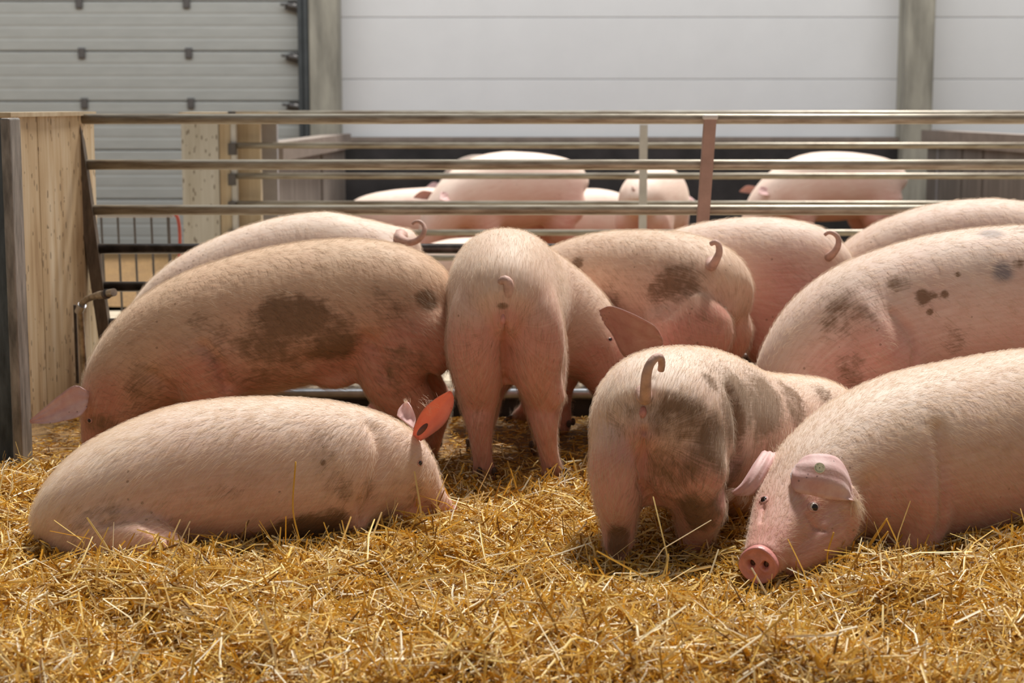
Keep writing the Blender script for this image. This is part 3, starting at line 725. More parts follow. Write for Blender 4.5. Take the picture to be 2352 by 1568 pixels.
# ---------------- rear fence
f2 = empty('pen_fence', (0, YS, 0), 'far tubular steel pen fence with thinner pale rails crossing in front of the rear pigs', 'fence')
for py in (261, 334, 404, 468, 534, 592, 650):
    z = Z(py, YS); x0 = Xat(534, py, YS)
    V, F = rod((x0, YS, z), (5.2, YS, z), .0165, 16); o = mesh_obj('rail', V, F, M['rail'], f2, org=((x0+5.2)/2, YS, z))
    for p in o.data.polygons: p.use_smooth = len(p.vertices) == 4
    V, F = box(x0-.02, x0+.02, YS-.03, YS+.03, z-.05, z+.012); mesh_obj('bracket', V, F, M['hinge'], f2, org=V.mean(0))
x = Xat(1478, 300, YS-.03); V, F = box(x-.021, x+.021, YS-.05, YS-.03, .05, Z(286, YS)); o = mesh_obj('upright', V, F, M['whitepost'], f2, org=V.mean(0)); o['label'] = 'whitish flat upright'
# post group at its left end
root = empty('rear_pen_post', (Xat(500, 400, YS), YS, 0), 'pale speckled board post with wooden edges at the end of the far fence', 'post')
def vb(px0, px1, py, y, m, name, dz=0, t=.06):
    x0, x1 = Xat(px0, py, y), Xat(px1, py, y); V, F = box(x0, x1, y, y+t, -.02, Z(py, y)); return mesh_obj(name, V, F, m, root, org=V.mean(0))
vb(415, 500, 264, YS, M['paleboard'], 'board'); vb(502, 528, 262, YS+.01, M['woodpost'], 'edge_strip'); vb(529, 540, 264, YS-.01, M['whitepost'], 'edge_trim')
vb(541, 596, 268, YS+.08, M['woodpost'], 'board'); vb(600, 635, 275, YS+.3, M['panelgrey'], 'sheet')
V, F = box(Xat(412, 260, YS), Xat(640, 260, YS), YS-.02, YS+.3, Z(264, YS), Z(258, YS)); mesh_obj('cap_strip', V, F, M['woodpost'], root, org=V.mean(0))
# bar gate in the alley
yg = 8.3; gt = empty('bar_gate', (Xat(320, 600, yg), yg, 0), 'small gate of thin upright bars in the alley behind the fence', 'gate')
V, F = rod(P(222, 494, yg), P(398, 494, yg), .012); mesh_obj('top_rail', V, F, M['panelgrey'], gt, org=V.mean(0))
for px in (235, 273, 311, 350, 389):
    a = P(px-3, 494, yg); V, F = rod((a[0], yg, a[2]), (a[0]+.01, yg, .06), .0055 if px < 380 else .008, 10); mesh_obj('bar', V, F, M['hinge'], gt, org=V.mean(0))
V, F = rod(P(222, 800, yg)*np.array([1, 1, 0])+np.array([0, 0, .06]), P(398, 800, yg)*np.array([1, 1, 0])+np.array([0, 0, .06]), .012); mesh_obj('bottom_rail', V, F, M['panelgrey'], gt, org=V.mean(0))
V, F = stube([P(398, 488, yg-.05), P(408, 500, yg-.05), P(413, 540, yg-.05), P(412, 590, yg-.05)], .008); o = mesh_obj('red_strap', V, F, M['red'], None, True, org=V.mean(0))
o['label'] = 'red strap hanging beside the bar gate and the pale post'; o['category'] = 'strap'
V, F = box(Xat(160, 400, 15.5), Xat(520, 400, 15.5), 15.5, 15.7, 0, Z(560, 15.5)+.0 if Z(560, 15.5) > .05 else .2)
# drinker
dk = empty('drinking_nipple', tuple(P(186, 760, 6.15)), 'steel pipe drinker with bent spout beside the beige board wall', 'drinker')
V, F = stube([P(196, 900, 6.18), P(190, 800, 6.17), P(185, 720, 6.15), P(184, 705, 6.14), P(196, 690, 6.12), P(215, 681, 6.08), P(232, 675, 6.04)], .0115, 14, 50); mesh_obj('pipe', V, F, M['pipe'], dk, True, org=V.mean(0))
V, F = rod(P(226, 678, 6.05), P(262, 671, 5.99), .014, 16); mesh_obj('spout', V, F, M['pipe'], dk, False, org=V.mean(0))
V, F = rod(P(181, 716, 6.15), P(189, 700, 6.13), .0155, 14); mesh_obj('elbow', V, F, M['steel'], dk, False, org=V.mean(0))
V, F = rod(P(243, 676, 6.02), P(247, 674, 6.01), .018, 14); mesh_obj('collar', V, F, M['rail_dark'], dk, False, org=V.mean(0))
V, F = rod(P(172, 700, 6.22), P(178, 880, 6.24), .006, 8); mesh_obj('clip_rod', V, F, M['rail_dark'], dk, False, org=V.mean(0))

# ------------------------------------------------------------------ pigs of the near pen
def ft(px, y, z=0.0):
    p = P(px, 900, y); return np.array([p[0], y, z])
# A: the pig lying in the straw in front
A = make_pig(rows_px([
 (104, 1228, 4.25, .04, .05, .05), (128, 1205, 4.25, .075, .09, .10), (184, 1174, 4.26, .122, .12, .155), (280, 1138, 4.30, .163, .15, .19),
 (400, 1115, 4.34, .196, .17, .20), (540, 1096, 4.38, .202, .18, .20), (680, 1082, 4.42, .190, .18, .19), (780, 1072, 4.46, .168, .17, .175),
 (850, 1072, 4.50, .142, .155, .145), (905, 1087, 4.53, .118, .13, .122), (938, 1105, 4.555, .088, .10, .098), (968, 1135, 4.57, .060, .075, .072),
 (998, 1162, 4.585, .043, .05, .052), (1020, 1176, 4.595, .038, .040, .044)]),
 [], 'pale pink pig lying on its belly in the straw, one ear glowing red', voxel=.0065, iters=10, soft=16,
 extra=[rows_px([(125, 1240, 4.2, .03, .03, .03), (190, 1225, 4.16, .07, .07, .06), (280, 1240, 4.13, .08, .08, .06), (370, 1262, 4.11, .06, .06, .05), (430, 1285, 4.1, .035, .035, .035)]),
        rows_px([(760, 980, 4.45, .03, .03, .03), (770, 1050, 4.385, .11, .11, .06), (795, 1110, 4.36, .09, .09, .055), (818, 1160, 4.345, .045, .045, .04), (822, 1215, 4.34, .028, .028, .028)]),
        rows_px([(880, 1120, 4.50, .09, .09, .09), (905, 1160, 4.50, .055, .055, .08), (950, 1185, 4.54, .035, .035, .06), (985, 1190, 4.57, .025, .025, .045)])],
 hair=26000, dirt=[(640, 1240, 90, 1.0, 28), (700, 1222, 80, 1.2, 36), (770, 1200, 40, .7, 30), (760, 1010, 40, .35), (745, 1060, 6, 1.2), (747, 1022, 4, 1.0), (795, 1110, 30, .35, 45), (530, 1120, 50, .3, 12), (960, 1140, 20, .32, 45), (850, 1130, 30, .3), (230, 1190, 70, .22)],
 carve=[([(868, 975), (884, 1030), (872, 1100), (848, 1190)], .026, .017), ([(836, 1195), (834, 1150)], .010, .010), ([(984, 1160), (996, 1178)], .006, .012), ([(975, 1160), (960, 1130)], .02, .006), ([(420, 1290), (400, 1230), (330, 1190), (240, 1190)], .018, .010)], blush=.05,
 stretchpink=[(980, 1185, 40, .5), (500, 1180, 200, .2), (1025, 1175, 14, .8)])
ear(A, [(947, 1003, 966, 1012, 4.49, 4.49, .0), (953, 975, 990, 998, 4.47, 4.47, .014), (972, 940, 1022, 972, 4.45, 4.45, .018), (1000, 915, 1040, 938, 4.44, 4.44, .012), (1022, 902, 1043, 915, 4.44, 4.44, .005), (1033, 897, 1038, 899, 4.44, 4.44, 0)], M['ear_red'], label='upright ear lit red from behind')
ear(A, [(912, 955, 950, 985, 4.66, 4.62, .0), (916, 940, 955, 962, 4.67, 4.64, .010), (926, 928, 948, 940, 4.68, 4.66, .006), (932, 922, 937, 924, 4.68, 4.67, 0)])
eye(A, 973, 1061, .0085)
p, nn = snap(A, 962, 1000)
V, F = ellipsoid(P(970, 986, 4.456), (.0075, .004, .021), 10, 12, np.array([[.75, 0, .66], [0, 1, 0], [-.66, 0, .75]])); o = mesh_obj('ear_canal', V, F, M['canal'], A['root'], True, org=V.mean(0))
snout(A, P(1024, 1177, 4.595), (.85, -.12, -.42), .036)
# mouth corner
# B: big pig walking head down at left
fB = (-1, -.04)
B = make_pig(rows_px([
 (1030, 745, 5.47, .05, .05, .05), (1016, 735, 5.46, .10, .12, .10), (980, 722, 5.45, .165, .17, .15), (915, 712, 5.44, .205, .175, .18), (810, 712, 5.42, .226, .195, .195),
 (670, 728, 5.40, .228, .22, .20), (540, 752, 5.38, .215, .225, .195), (440, 786, 5.36, .205, .20, .18), (355, 828, 5.34, .18, .165, .155), (285, 890, 5.32, .135, .135, .13),
 (252, 955, 5.30, .092, .115, .105), (238, 1010, 5.28, .068, .080, .075), (232, 1060, 5.26, .052, .055, .055), (230, 1090, 5.25, .045, .045, .047)]),
 [('hind', P(950, 760, 5.33), ft(925, 5.30), fB, 1.05), ('hind', P(975, 760, 5.55), ft(985, 5.62), fB, 1.0), ('front', P(470, 800, 5.24), ft(468, 5.22), fB, 1.1), ('front', P(430, 800, 5.46), ft(388, 5.48), fB, 1.05)],
 'large muddy-flanked pig with head lowered, standing behind the lying pig', voxel=.008, iters=9, ctr=(0, 0, 0),
 extra=[(P(765, 868, 5.33), (.08, .05, .035)), (P(850, 828, 5.36), (.07, .04, .05))],
 hair=22000, dirt=[(680, 730, 95, .95, 55), (640, 800, 120, .75, 50), (760, 780, 60, .8, 70), (600, 860, 120, .45, 40), (985, 680, 26, .8), (890, 690, 55, .4), (450, 735, 30, .55, 20), (330, 900, 60, .5, 60), (930, 850, 60, .5, 60), (520, 800, 60, .4), (225, 975, 40, .5, 25)],
 carve=[([(525, 890), (512, 840), (470, 790)], .018, .018), ([(880, 860), (868, 810), (840, 780)], .022, .015), ([(395, 905), (350, 860)], .02, .012), ([(700, 840), (800, 830), (870, 780)], .03, .010)],
 tan=.75, stretchpink=[(950, 800, 90, .55), (460, 880, 80, .6), (800, 850, 80, .5), (240, 900, 60, .5)])
ear(B, [(200, 935, 205, 900, 5.19, 5.21, .0), (185, 955, 175, 885, 5.17, 5.20, .012), (150, 966, 140, 905, 5.17, 5.20, .014), (110, 973, 100, 938, 5.18, 5.2, .007), (70, 972, 68, 965, 5.19, 5.19, 0)], label='drooping ear pointing forward')
eye(B, 199, 966, .008)
snout(B, P(230, 1092, 5.25), (-.05, 0, -1), .044, (1, 0, 0))
# C: pig behind B along the fence
C_ = make_pig(rows_px([
 (952, 590, 6.26, .05, .05, .05), (938, 585, 6.25, .095, .12, .09), (895, 600, 6.24, .155, .17, .135), (830, 620, 6.23, .205, .20, .16), (750, 632, 6.22, .232, .21, .165),
 (640, 645, 6.21, .225, .21, .165), (540, 668, 6.20, .205, .20, .16), (450, 705, 6.19, .185, .18, .15), (385, 755, 6.18, .16, .15, .13), (335, 820, 6.17, .12, .12, .11), (312, 880, 6.16, .08, .09, .08), (302, 935, 6.15, .055, .055, .055), (300, 960, 6.15, .046, .046, .047)]),
 [('hind', P(890, 640, 6.14), ft(838, 6.10), fB, 1.0), ('hind', P(890, 640, 6.34), ft(905, 6.34), fB, .95), ('front', P(530, 680, 6.12), ft(500, 6.10), fB, 1.0), ('front', P(500, 680, 6.3), ft(470, 6.32), fB, 1.0)],
 'pale pig with curled tail standing by the fence behind the muddy-flanked pig', voxel=.010, iters=8, hair=9000, dirt=[(640, 560, 60, .15)], carve=[])
tail(C_, [(918, 548, 6.14), (938, 556, 6.10), (958, 552, 6.08), (972, 538, 6.07), (975, 522, 6.08), (966, 510, 6.09), (954, 509, 6.10), (947, 515, 6.10)], .019, .005)
# D: pig seen from behind in the middle
fD = (.25, 1)
D = make_pig(rows_px([
 (1158, 745, 5.06, .05, .05, .05), (1158, 735, 5.08, .115, .12, .095), (1158, 715, 5.14, .178, .17, .142), (1158, 700, 5.24, .218, .20, .168), (1160, 692, 5.36, .228, .205, .180),
 (1170, 692, 5.48, .222, .215, .182), (1192, 700, 5.59, .212, .22, .178), (1232, 715, 5.67, .20, .20, .17), (1285, 742, 5.70, .180, .175, .155), (1332, 775, 5.70, .155, .15, .135),
 (1368, 812, 5.68, .115, .125, .115), (1388, 852, 5.66, .08, .09, .085), (1400, 892, 5.64, .055, .06, .06), (1406, 920, 5.63, .046, .046, .048)]),
 [('hind', P(1090, 760, 5.22), ft(1118, 5.19), (-.02, 1), 1.02, 1.0), ('hind', P(1230, 760, 5.24), ft(1283, 5.18), (.05, 1), 1.02, 1.0), ('front', P(1140, 780, 5.66), ft(1092, 5.66), (.1, 1), .95), ('front', P(1260, 790, 5.66), ft(1238, 5.62), (.1, 1), .95)],
 'clean cream pig seen from behind, standing with its head turned towards the fence', voxel=.0075, iters=9,
 extra=[(P(1163, 790, 5.20), (.11, .085, .125)), rows_px([(1110, 600, 5.3, .03, .03, .03), (1098, 700, 5.16, .10, .10, .08), (1093, 780, 5.16, .115, .115, .09), (1097, 860, 5.17, .095, .095, .075), (1105, 930, 5.19, .055, .055, .055)]),
        rows_px([(1212, 600, 5.3, .03, .03, .03), (1224, 700, 5.17, .10, .10, .08), (1231, 780, 5.17, .115, .115, .09), (1235, 860, 5.18, .095, .095, .075), (1262, 930, 5.19, .055, .055, .055)])],
 hair=20000, tan=.28, dirt=[(1170, 790, 50, .22, 30), (1240, 740, 50, .22), (1100, 790, 40, .2), (1095, 960, 30, .3), (1158, 705, 14, .8, 8), (1345, 880, 20, .3)],
 carve=[([(1160, 750), (1162, 800), (1163, 850), (1165, 885)], .010, .022)],
 stretchpink=[(1160, 860, 160, 1.0), (1110, 960, 60, .8), (1270, 960, 60, .8), (1160, 740, 30, .6), (1380, 830, 60, .8), (1110, 1060, 60, .7), (1275, 1060, 60, .7)])
tail(D, [(1163, 700, 5.10), (1165, 684, 5.055), (1168, 664, 5.04), (1167, 648, 5.035), (1158, 642, 5.04), (1150, 649, 5.05)], .020, .012)
p, nn = snap(D, 1157, 735); V, F = ellipsoid(p+np.array([0, .006, 0]), (.009, .012, .018), 8, 12); o = mesh_obj('vulva', V, F, M['gland'], D['root'], True, org=p); o['label'] = 'small bare pink fold under the tail'
ear(D, [(1376, 712, 1388, 742, 5.55, 5.57, .0), (1402, 702, 1408, 770, 5.46, 5.57, .010), (1445, 716, 1436, 820, 5.41, 5.57, .014), (1485, 736, 1482, 826, 5.41, 5.56, .012), (1508, 752, 1515, 806, 5.44, 5.54, .006), (1522, 778, 1523, 788, 5.49, 5.51, 0)], label='ear hanging forward over the eye')
eye(D, 1407, 776, .008)
# E
fE = (-1, .38)
E = make_pig(rows_px([
 (1676, 715, 5.72, .05, .05, .05), (1668, 705, 5.74, .12, .14, .11), (1642, 690, 5.78, .178, .18, .155), (1580, 680, 5.85, .213, .20, .178), (1480, 678, 5.93, .226, .21, .18),
 (1380, 680, 6.02, .222, .21, .178), (1295, 700, 6.09, .205, .205, .17), (1225, 735, 6.12, .18, .18, .155), (1165, 790, 6.14, .145, .145, .13), (1130, 850, 6.14, .10, .10, .10), (1112, 910, 6.14, .06, .06, .06), (1106, 945, 6.14, .046, .046, .047)]),
 [('hind', P(1590, 740, 5.68), ft(1560, 5.62), fE, 1.05), ('hind', P(1640, 740, 5.86), ft(1665, 5.86), fE, 1.0), ('front', P(1290, 730, 6.0), ft(1290, 5.98), fE, 1.0), ('front', P(1260, 730, 6.15), ft(1186, 6.22), fE, 1.0)],
 'tan-haired pig with a dirty haunch and upturned tail standing right of the centre pig', voxel=.009, iters=8,
 extra=[rows_px([(1570, 560, 5.85, .03, .03, .03), (1580, 640, 5.77, .09, .09, .07), (1590, 700, 5.75, .115, .115, .08), (1585, 770, 5.72, .10, .10, .08)])],
 hair=18000, dirt=[(1550, 640, 55, .75, 45), (1500, 660, 30, .6), (1322, 600, 16, .7), (1400, 690, 18, .4, 50), (1600, 740, 50, .2), (1480, 760, 30, .5, 15)],
 carve=[([(1664, 640), (1662, 690), (1654, 750)], .010, .008)], blush=.05, tan=.45, stretchpink=[(1600, 760, 60, .7), (1665, 700, 40, .6)])
tail(E, [(1636, 610, 5.66), (1646, 594, 5.63), (1652, 578, 5.62), (1650, 562, 5.62), (1642, 556, 5.62), (1633, 560, 5.63)], .016, .008)
# G
fG = (-1, .12)
Gp = make_pig(rows_px([
 (1928, 655, 6.12, .05, .05, .05), (1918, 640, 6.12, .10, .12, .09), (1888, 632, 6.13, .165, .16, .135), (1822, 632, 6.14, .20, .19, .165), (1730, 636, 6.15, .216, .20, .172),
 (1630, 645, 6.17, .212, .20, .17), (1550, 662, 6.19, .195, .19, .16), (1490, 700, 6.21, .16, .16, .14), (1450, 750, 6.22, .12, .12, .11), (1430, 810, 6.22, .08, .08, .08), (1420, 860, 6.22, .05, .05, .05)]),
 [('hind', P(1830, 690, 6.04), ft(1812, 6.0), fG, 1.15), ('hind', P(1850, 690, 6.22), ft(1870, 6.22), fG, 1.0), ('front', P(1600, 690, 6.1), ft(1600, 6.06), fG, 1.0), ('front', P(1560, 690, 6.25), ft(1540, 6.27), fG, 1.0)],
 'bright pink pig with a tightly curled tail at the fence behind the tan-haired pig', voxel=.010, iters=8, hair=9000, dirt=[(1830, 600, 60, .12)], blush=.12, stretchpink=[(1850, 680, 80, .5), (1800, 600, 60, .3)], carve=[])
tail(Gp, [(1900, 592, 6.03), (1915, 580, 6.0), (1925, 564, 5.99), (1925, 547, 5.99), (1915, 536, 5.99), (1902, 534, 6.0), (1894, 540, 6.0)], .017, .006)
# I
fI = (-1, 0)
Ip = make_pig(rows_px([
 (2500, 640, 6.38, .05, .05, .05), (2478, 620, 6.38, .13, .13, .11), (2420, 600, 6.38, .18, .18, .15), (2320, 590, 6.37, .212, .20, .17), (2210, 590, 6.37, .212, .21, .17), (2110, 608, 6.36, .205, .20, .165),
 (2020, 645, 6.36, .195, .18, .155), (1950, 700, 6.36, .165, .15, .135), (1905, 765, 6.36, .125, .12, .11), (1885, 830, 6.36, .08, .08, .08), (1878, 880, 6.36, .05, .05, .05)]),
 [('hind', P(2400, 660, 6.28), ft(2400, 6.28), fI, 1.0), ('hind', P(2420, 660, 6.46), ft(2430, 6.46), fI, 1.0), ('front', P(2070, 660, 6.28), ft(2060, 6.26), fI, 1.0), ('front', P(2050, 660, 6.44), ft(2030, 6.45), fI, 1.0)],
 'plain pink pig with its back against the fence, rearmost above the blue-marked pig', voxel=.010, iters=8, hair=9000, blush=.12, carve=[])
# H: big marked pig on the right
fH = (-1, -.02)
Hp = make_pig(rows_px([
 (2680, 760, 5.46, .05, .05, .05), (2655, 745, 5.46, .13, .13, .11), (2590, 710, 5.45, .19, .18, .16), (2480, 688, 5.44, .222, .21, .19), (2340, 690, 5.43, .238, .22, .20),
 (2190, 708, 5.42, .242, .22, .20), (2070, 733, 5.40, .232, .215, .195), (1975, 765, 5.38, .220, .20, .185), (1895, 815, 5.36, .195, .175, .165), (1835, 880, 5.34, .15, .14, .14), (1805, 950, 5.32, .10, .105, .105), (1792, 1010, 5.30, .065, .07, .07), (1788, 1055, 5.28, .047, .047, .048)]),
 [('hind', P(2560, 760, 5.34), ft(2560, 5.3), fH, 1.1), ('hind', P(2580, 760, 5.56), ft(2610, 5.6), fH, 1.0), ('front', P(2020, 800, 5.24), ft(2010, 5.22), fH, 1.15), ('front', P(1960, 800, 5.44), ft(1930, 5.46), fH, 1.1)],
 'large pink pig with blue-grey marks and brown muck spots on its back', voxel=.0085, iters=9, ctr=(0, 0, 0),
 extra=[rows_px([(1960, 640, 5.34, .03, .03, .03), (1985, 710, 5.28, .10, .10, .06), (2010, 790, 5.25, .13, .13, .07), (2020, 860, 5.25, .10, .10, .07)])],
 hair=15000, dirt=[(1950, 690, 75, .55, 55), (1915, 735, 40, .5), (2065, 640, 30, .55, 20), (2122, 680, 18, .95, 20), (2140, 678, 20, .6, 10), (2170, 675, 10, .8), (2140, 715, 9, .85), (2200, 620, 7, .9), (2190, 780, 35, .4, 40), (2335, 600, 16, .6), (1955, 860, 40, .4), (2330, 520, 60, .3, 14)],
 marks=[(2275, 528, 30, .75, 16), (2300, 620, 28, .85, 26), (2270, 600, 30, .35)],
 carve=[([(2058, 715), (2095, 755), (2112, 800), (2105, 845)], .013, .018)], blush=.14, stretchpink=[(2030, 800, 90, .4), (1900, 830, 60, .3)])
ear(Hp, [(1800, 905, 1825, 925, 5.22, 5.18, 0), (1770, 925, 1810, 960, 5.2, 5.15, .012), (1750, 960, 1785, 985, 5.2, 5.15, .01), (1745, 1000, 1750, 1003, 5.2, 5.2, 0)])
# F: muddy pig seen from behind, front right
fF = (.35, 1)
Fp = make_pig(rows_px([
 (1484, 1000, 4.05, .05, .05, .05), (1488, 995, 4.07, .11, .12, .10), (1500, 990, 4.12, .162, .17, .150), (1518, 985, 4.21, .192, .19, .176), (1552, 980, 4.33, .203, .20, .184),
 (1604, 975, 4.46, .200, .215, .180), (1662, 988, 4.60, .190, .23, .170), (1726, 1000, 4.73, .178, .225, .165), (1800, 1003, 4.84, .176, .20, .16), (1875, 1010, 4.92, .172, .17, .15),
 (1935, 1045, 4.98, .13, .13, .12), (1975, 1095, 5.0, .09, .09, .09), (1995, 1140, 5.0, .06, .06, .06), (2002, 1170, 5.0, .046, .046, .047)]),
 [('hind', P(1428, 1050, 4.16), ft(1414, 4.14, -.03), (.1, 1), .95, .80), ('hind', P(1590, 1050, 4.24), ft(1592, 4.24, -.03), (.1, 1), .95, .88), ('front', P(1720, 1060, 4.80), ft(1690, 4.80), (.3, 1), 1.0), ('front', P(1830, 1060, 4.72), ft(1800, 4.72), (.3, 1), 1.0)],
 'brown-patched muddy pig seen from behind with raised tail, right of centre', voxel=.0065, iters=10,
 extra=[(P(1482, 1060, 4.16), (.085, .07, .105)), rows_px([(1440, 900, 4.22, .03, .03, .03), (1425, 990, 4.16, .085, .085, .06), (1418, 1070, 4.14, .11, .11, .07), (1416, 1140, 4.12, .09, .09, .058), (1420, 1200, 4.13, .052, .052, .043), (1420, 1260, 4.14, .036, .036, .036)]),
        rows_px([(1560, 900, 4.25, .03, .03, .03), (1570, 980, 4.17, .10, .10, .08), (1588, 1060, 4.15, .125, .125, .085), (1604, 1140, 4.16, .10, .10, .070), (1600, 1200, 4.2, .058, .058, .050), (1594, 1250, 4.23, .04, .04, .040)])],
 hair=30000, dirt=[(1560, 960, 90, .62, 60), (1430, 950, 55, .35, 45), (1690, 940, 110, .8, 95), (1770, 935, 130, .85, 80), (1650, 1010, 60, .7, 80), (1560, 1060, 80, .6, 60), (1830, 920, 60, .7, 50), (1900, 900, 30, .7, 22), (1600, 1190, 60, .85, 60), (1480, 912, 14, .95, 8), (1500, 862, 10, .5), (1420, 1250, 28, .8, 50), (1500, 1130, 60, .4, 50), (1640, 870, 26, .7, 30), (1690, 1090, 50, .6, 50)],
 carve=[([(1474, 985), (1470, 1040), (1478, 1110), (1492, 1150)], .011, .020), ([(1495, 1150), (1500, 1170)], .02, .02), ([(1690, 900), (1708, 980), (1702, 1060), (1670, 1150)], .028, .024)],
 stretchpink=[(1440, 1080, 60, .6), (1570, 1120, 60, .5), (1470, 1000, 40, .6)])
tail(Fp, [(1482, 915, 4.03), (1483, 890, 4.0), (1485, 862, 3.985), (1492, 838, 3.98), (1505, 822, 3.985), (1516, 820, 3.99), (1520, 834, 4.0), (1518, 850, 4.01)], .0150, .008)
p, nn = snap(Fp, 1472, 945); V, F = ellipsoid(p-nn*.005, (.010, .012, .018), 8, 12); o = mesh_obj('vulva', V, F, M['gland'], Fp['root'], True, org=p); o['label'] = 'small bare pink fold under the tail'
# J: pig lying with its face towards the camera
J = make_pig(rows_px([
 (2585, 1010, 4.88, .05, .05, .05), (2572, 1000, 4.87, .13, .14, .12), (2530, 990, 4.83, .19, .19, .17), (2460, 990, 4.77, .215, .215, .19), (2370, 1000, 4.68, .236, .235, .20),
 (2280, 1012, 4.59, .232, .255, .20), (2185, 1028, 4.51, .225, .26, .20), (2100, 1045, 4.44, .22, .245, .195), (2015, 1068, 4.37, .205, .205, .175), (1940, 1092, 4.30, .178, .175, .152), (1880, 1120, 4.235, .138, .145, .132),
 (1832, 1163, 4.165, .100, .120, .110), (1800, 1207, 4.10, .075, .092, .086), (1774, 1247, 4.045, .057, .066, .064), (1756, 1280, 4.005, .047, .050, .052), (1750, 1288, 3.99, .043, .044, .047)]),
 [('hind', P(2440, 1080, 4.68), ft(2366, 4.40, -.02), (-.6, -.6), .95)],
 'cream pig facing the camera, chin in the straw, round yellow ear tag', voxel=.0058, iters=9, soft=22,
 extra=[rows_px([(2130, 940, 4.48, .03, .03, .03), (2120, 1030, 4.37, .12, .12, .08), (2112, 1130, 4.32, .13, .13, .085), (2105, 1200, 4.30, .09, .09, .08), (2080, 1270, 4.27, .045, .045, .05), (2030, 1300, 4.22, .03, .03, .03)]),
        rows_px([(1905, 1150, 4.18, .11, .11, .10), (1880, 1215, 4.12, .075, .075, .085), (1835, 1260, 4.07, .055, .055, .07), (1790, 1290, 4.03, .038, .038, .052)]),
        (P(1905, 1165, 4.14), (.05, .06, .07))],
 hair=34000, dirt=[(1790, 1100, 20, .1)], carve=[([(2160, 980), (2176, 1060), (2178, 1140), (2172, 1220)], .022, .017), ([(2010, 1120), (2000, 1200), (1990, 1250)], .04, .02), ([(1858, 1180), (1875, 1205), (1900, 1212)], .006, .009), ([(1748, 1158), (1744, 1190)], .006, .007), ([(1950, 1180), (1962, 1230)], .014, .008)],
 stretchpink=[(1750, 1270, 50, .8), (1745, 1150, 25, .5), (1870, 1160, 30, .6), (2100, 1200, 120, .3)], hairlen=.024)
jn = ear(J, [(1836, 1060, 1816, 1088, 4.13, 4.115, .0), (1854, 1046, 1822, 1124, 4.12, 4.075, -.010), (1890, 1042, 1862, 1137, 4.11, 4.06, -.018), (1924, 1052, 1905, 1146, 4.12, 4.06, -.016), (1945, 1082, 1938, 1149, 4.12, 4.07, -.008), (1960, 1128, 1954, 1149, 4.11, 4.07, .003), (1968, 1148, 1965, 1152, 4.10, 4.08, 0)], th=.007, label='broad ear folded forward over the eye, holding the tag')
ear(J, [(1750, 1036, 1786, 1042, 4.27, 4.26, .0), (1732, 1062, 1778, 1066, 4.22, 4.22, .010), (1715, 1090, 1762, 1092, 4.19, 4.19, .012), (1700, 1112, 1746, 1120, 4.18, 4.17, .010), (1686, 1124, 1724, 1138, 4.18, 4.17, .004), (1678, 1128, 1690, 1138, 4.18, 4.18, 0)], th=.007, label='narrow drooping ear with mud specks')
eye(J, 1873, 1160, .0135, white=True); eye(J, 1750, 1141, .0115)
snout(J, P(1746, 1292, 3.985), (-.40, -.90, -.12), .0445)
tuft(J, 1964, 1148, 4.08, (.35, -.1, -1), 130, .042, .006); tuft(J, 1682, 1131, 4.18, (-.8, -.2, -.35), 110, .03, .007); tuft(J, 1712, 1138, 4.17, (-.3, -.2, -.9), 60, .018, .008)
tuft(J, 1790, 1040, 4.2, (-.2, -.2, 1), 60, .02, .012); tuft(A, 1036, 898, 4.44, (.1, 0, 1), 50, .018, .003); tuft(A, 934, 925, 4.67, (-.2, 0, 1), 40, .015, .004); tuft(A, 990, 930, 4.45, (-.6, 0, .6), 60, .014, .012)
# ear tag
ev = get_v(jn.data)+np.array(jn.parent['org'])+np.array(jn.location); ek = snap_to(ev, 1878, 1070)[1]
tx = get_n(jn.data)[ek]; tx = tx if tx[1] < 0 else -tx; tc = ev[ek]+tx*.0035; R = Vector(tx).to_track_quat('Z', 'Y').to_matrix()
tg = bpy.data.objects.new('ear_tag', None)
def disc(r, h, k=36):
    V = [(r*math.cos(2*math.pi*j/k), r*math.sin(2*math.pi*j/k), z) for z in (0, h) for j in range(k)]; F = [(j, (j+1) % k, k+(j+1) % k, k+j) for j in range(k)]+[tuple(range(k))[::-1], tuple(range(k, 2*k))]
    return np.array(V), F
Rm = np.array(R)
V1, F1 = disc(.0128, .0022); V, F = V1 @ Rm.T+tc, F1
tg = mesh_obj('ear_tag', V, F, M['tag'], J['root'], org=tc); tg['label'] = 'round pale yellow plastic ear tag with printed characters'
V1, F1 = disc(.0014, .0027, 12); o = mesh_obj('pin', V1 @ Rm.T+tc, F1, M['print'], None, org=tc); o.parent = tg; o.location = (0, 0, 0)
def textobj(c):
    t = bpy.data.objects.new('t', c); COL.objects.link(t); dg = bpy.context.evaluated_depsgraph_get()
    me = bpy.data.meshes.new_from_object(t.evaluated_get(dg), depsgraph=dg); bpy.data.objects.remove(t)
    o = bpy.data.objects.new('character', me); COL.objects.link(o); return o
for k, ch in enumerate('G50X0ZAY'):
    a = math.radians(165+k*20); c = bpy.data.curves.new('letter', 'FONT'); c.body = ch; c.size = .0046; c.align_x = 'CENTER'; c.align_y = 'CENTER'; c.extrude = .00012; c.materials.append(M['print'])
    o = textobj(c); o.parent = tg
    m4 = R.to_4x4() @ Matrix.Translation((.0098*math.cos(a), .0098*math.sin(a), .0024)) @ Matrix.Rotation(a+math.pi/2, 4, 'Z'); o.matrix_local = m4
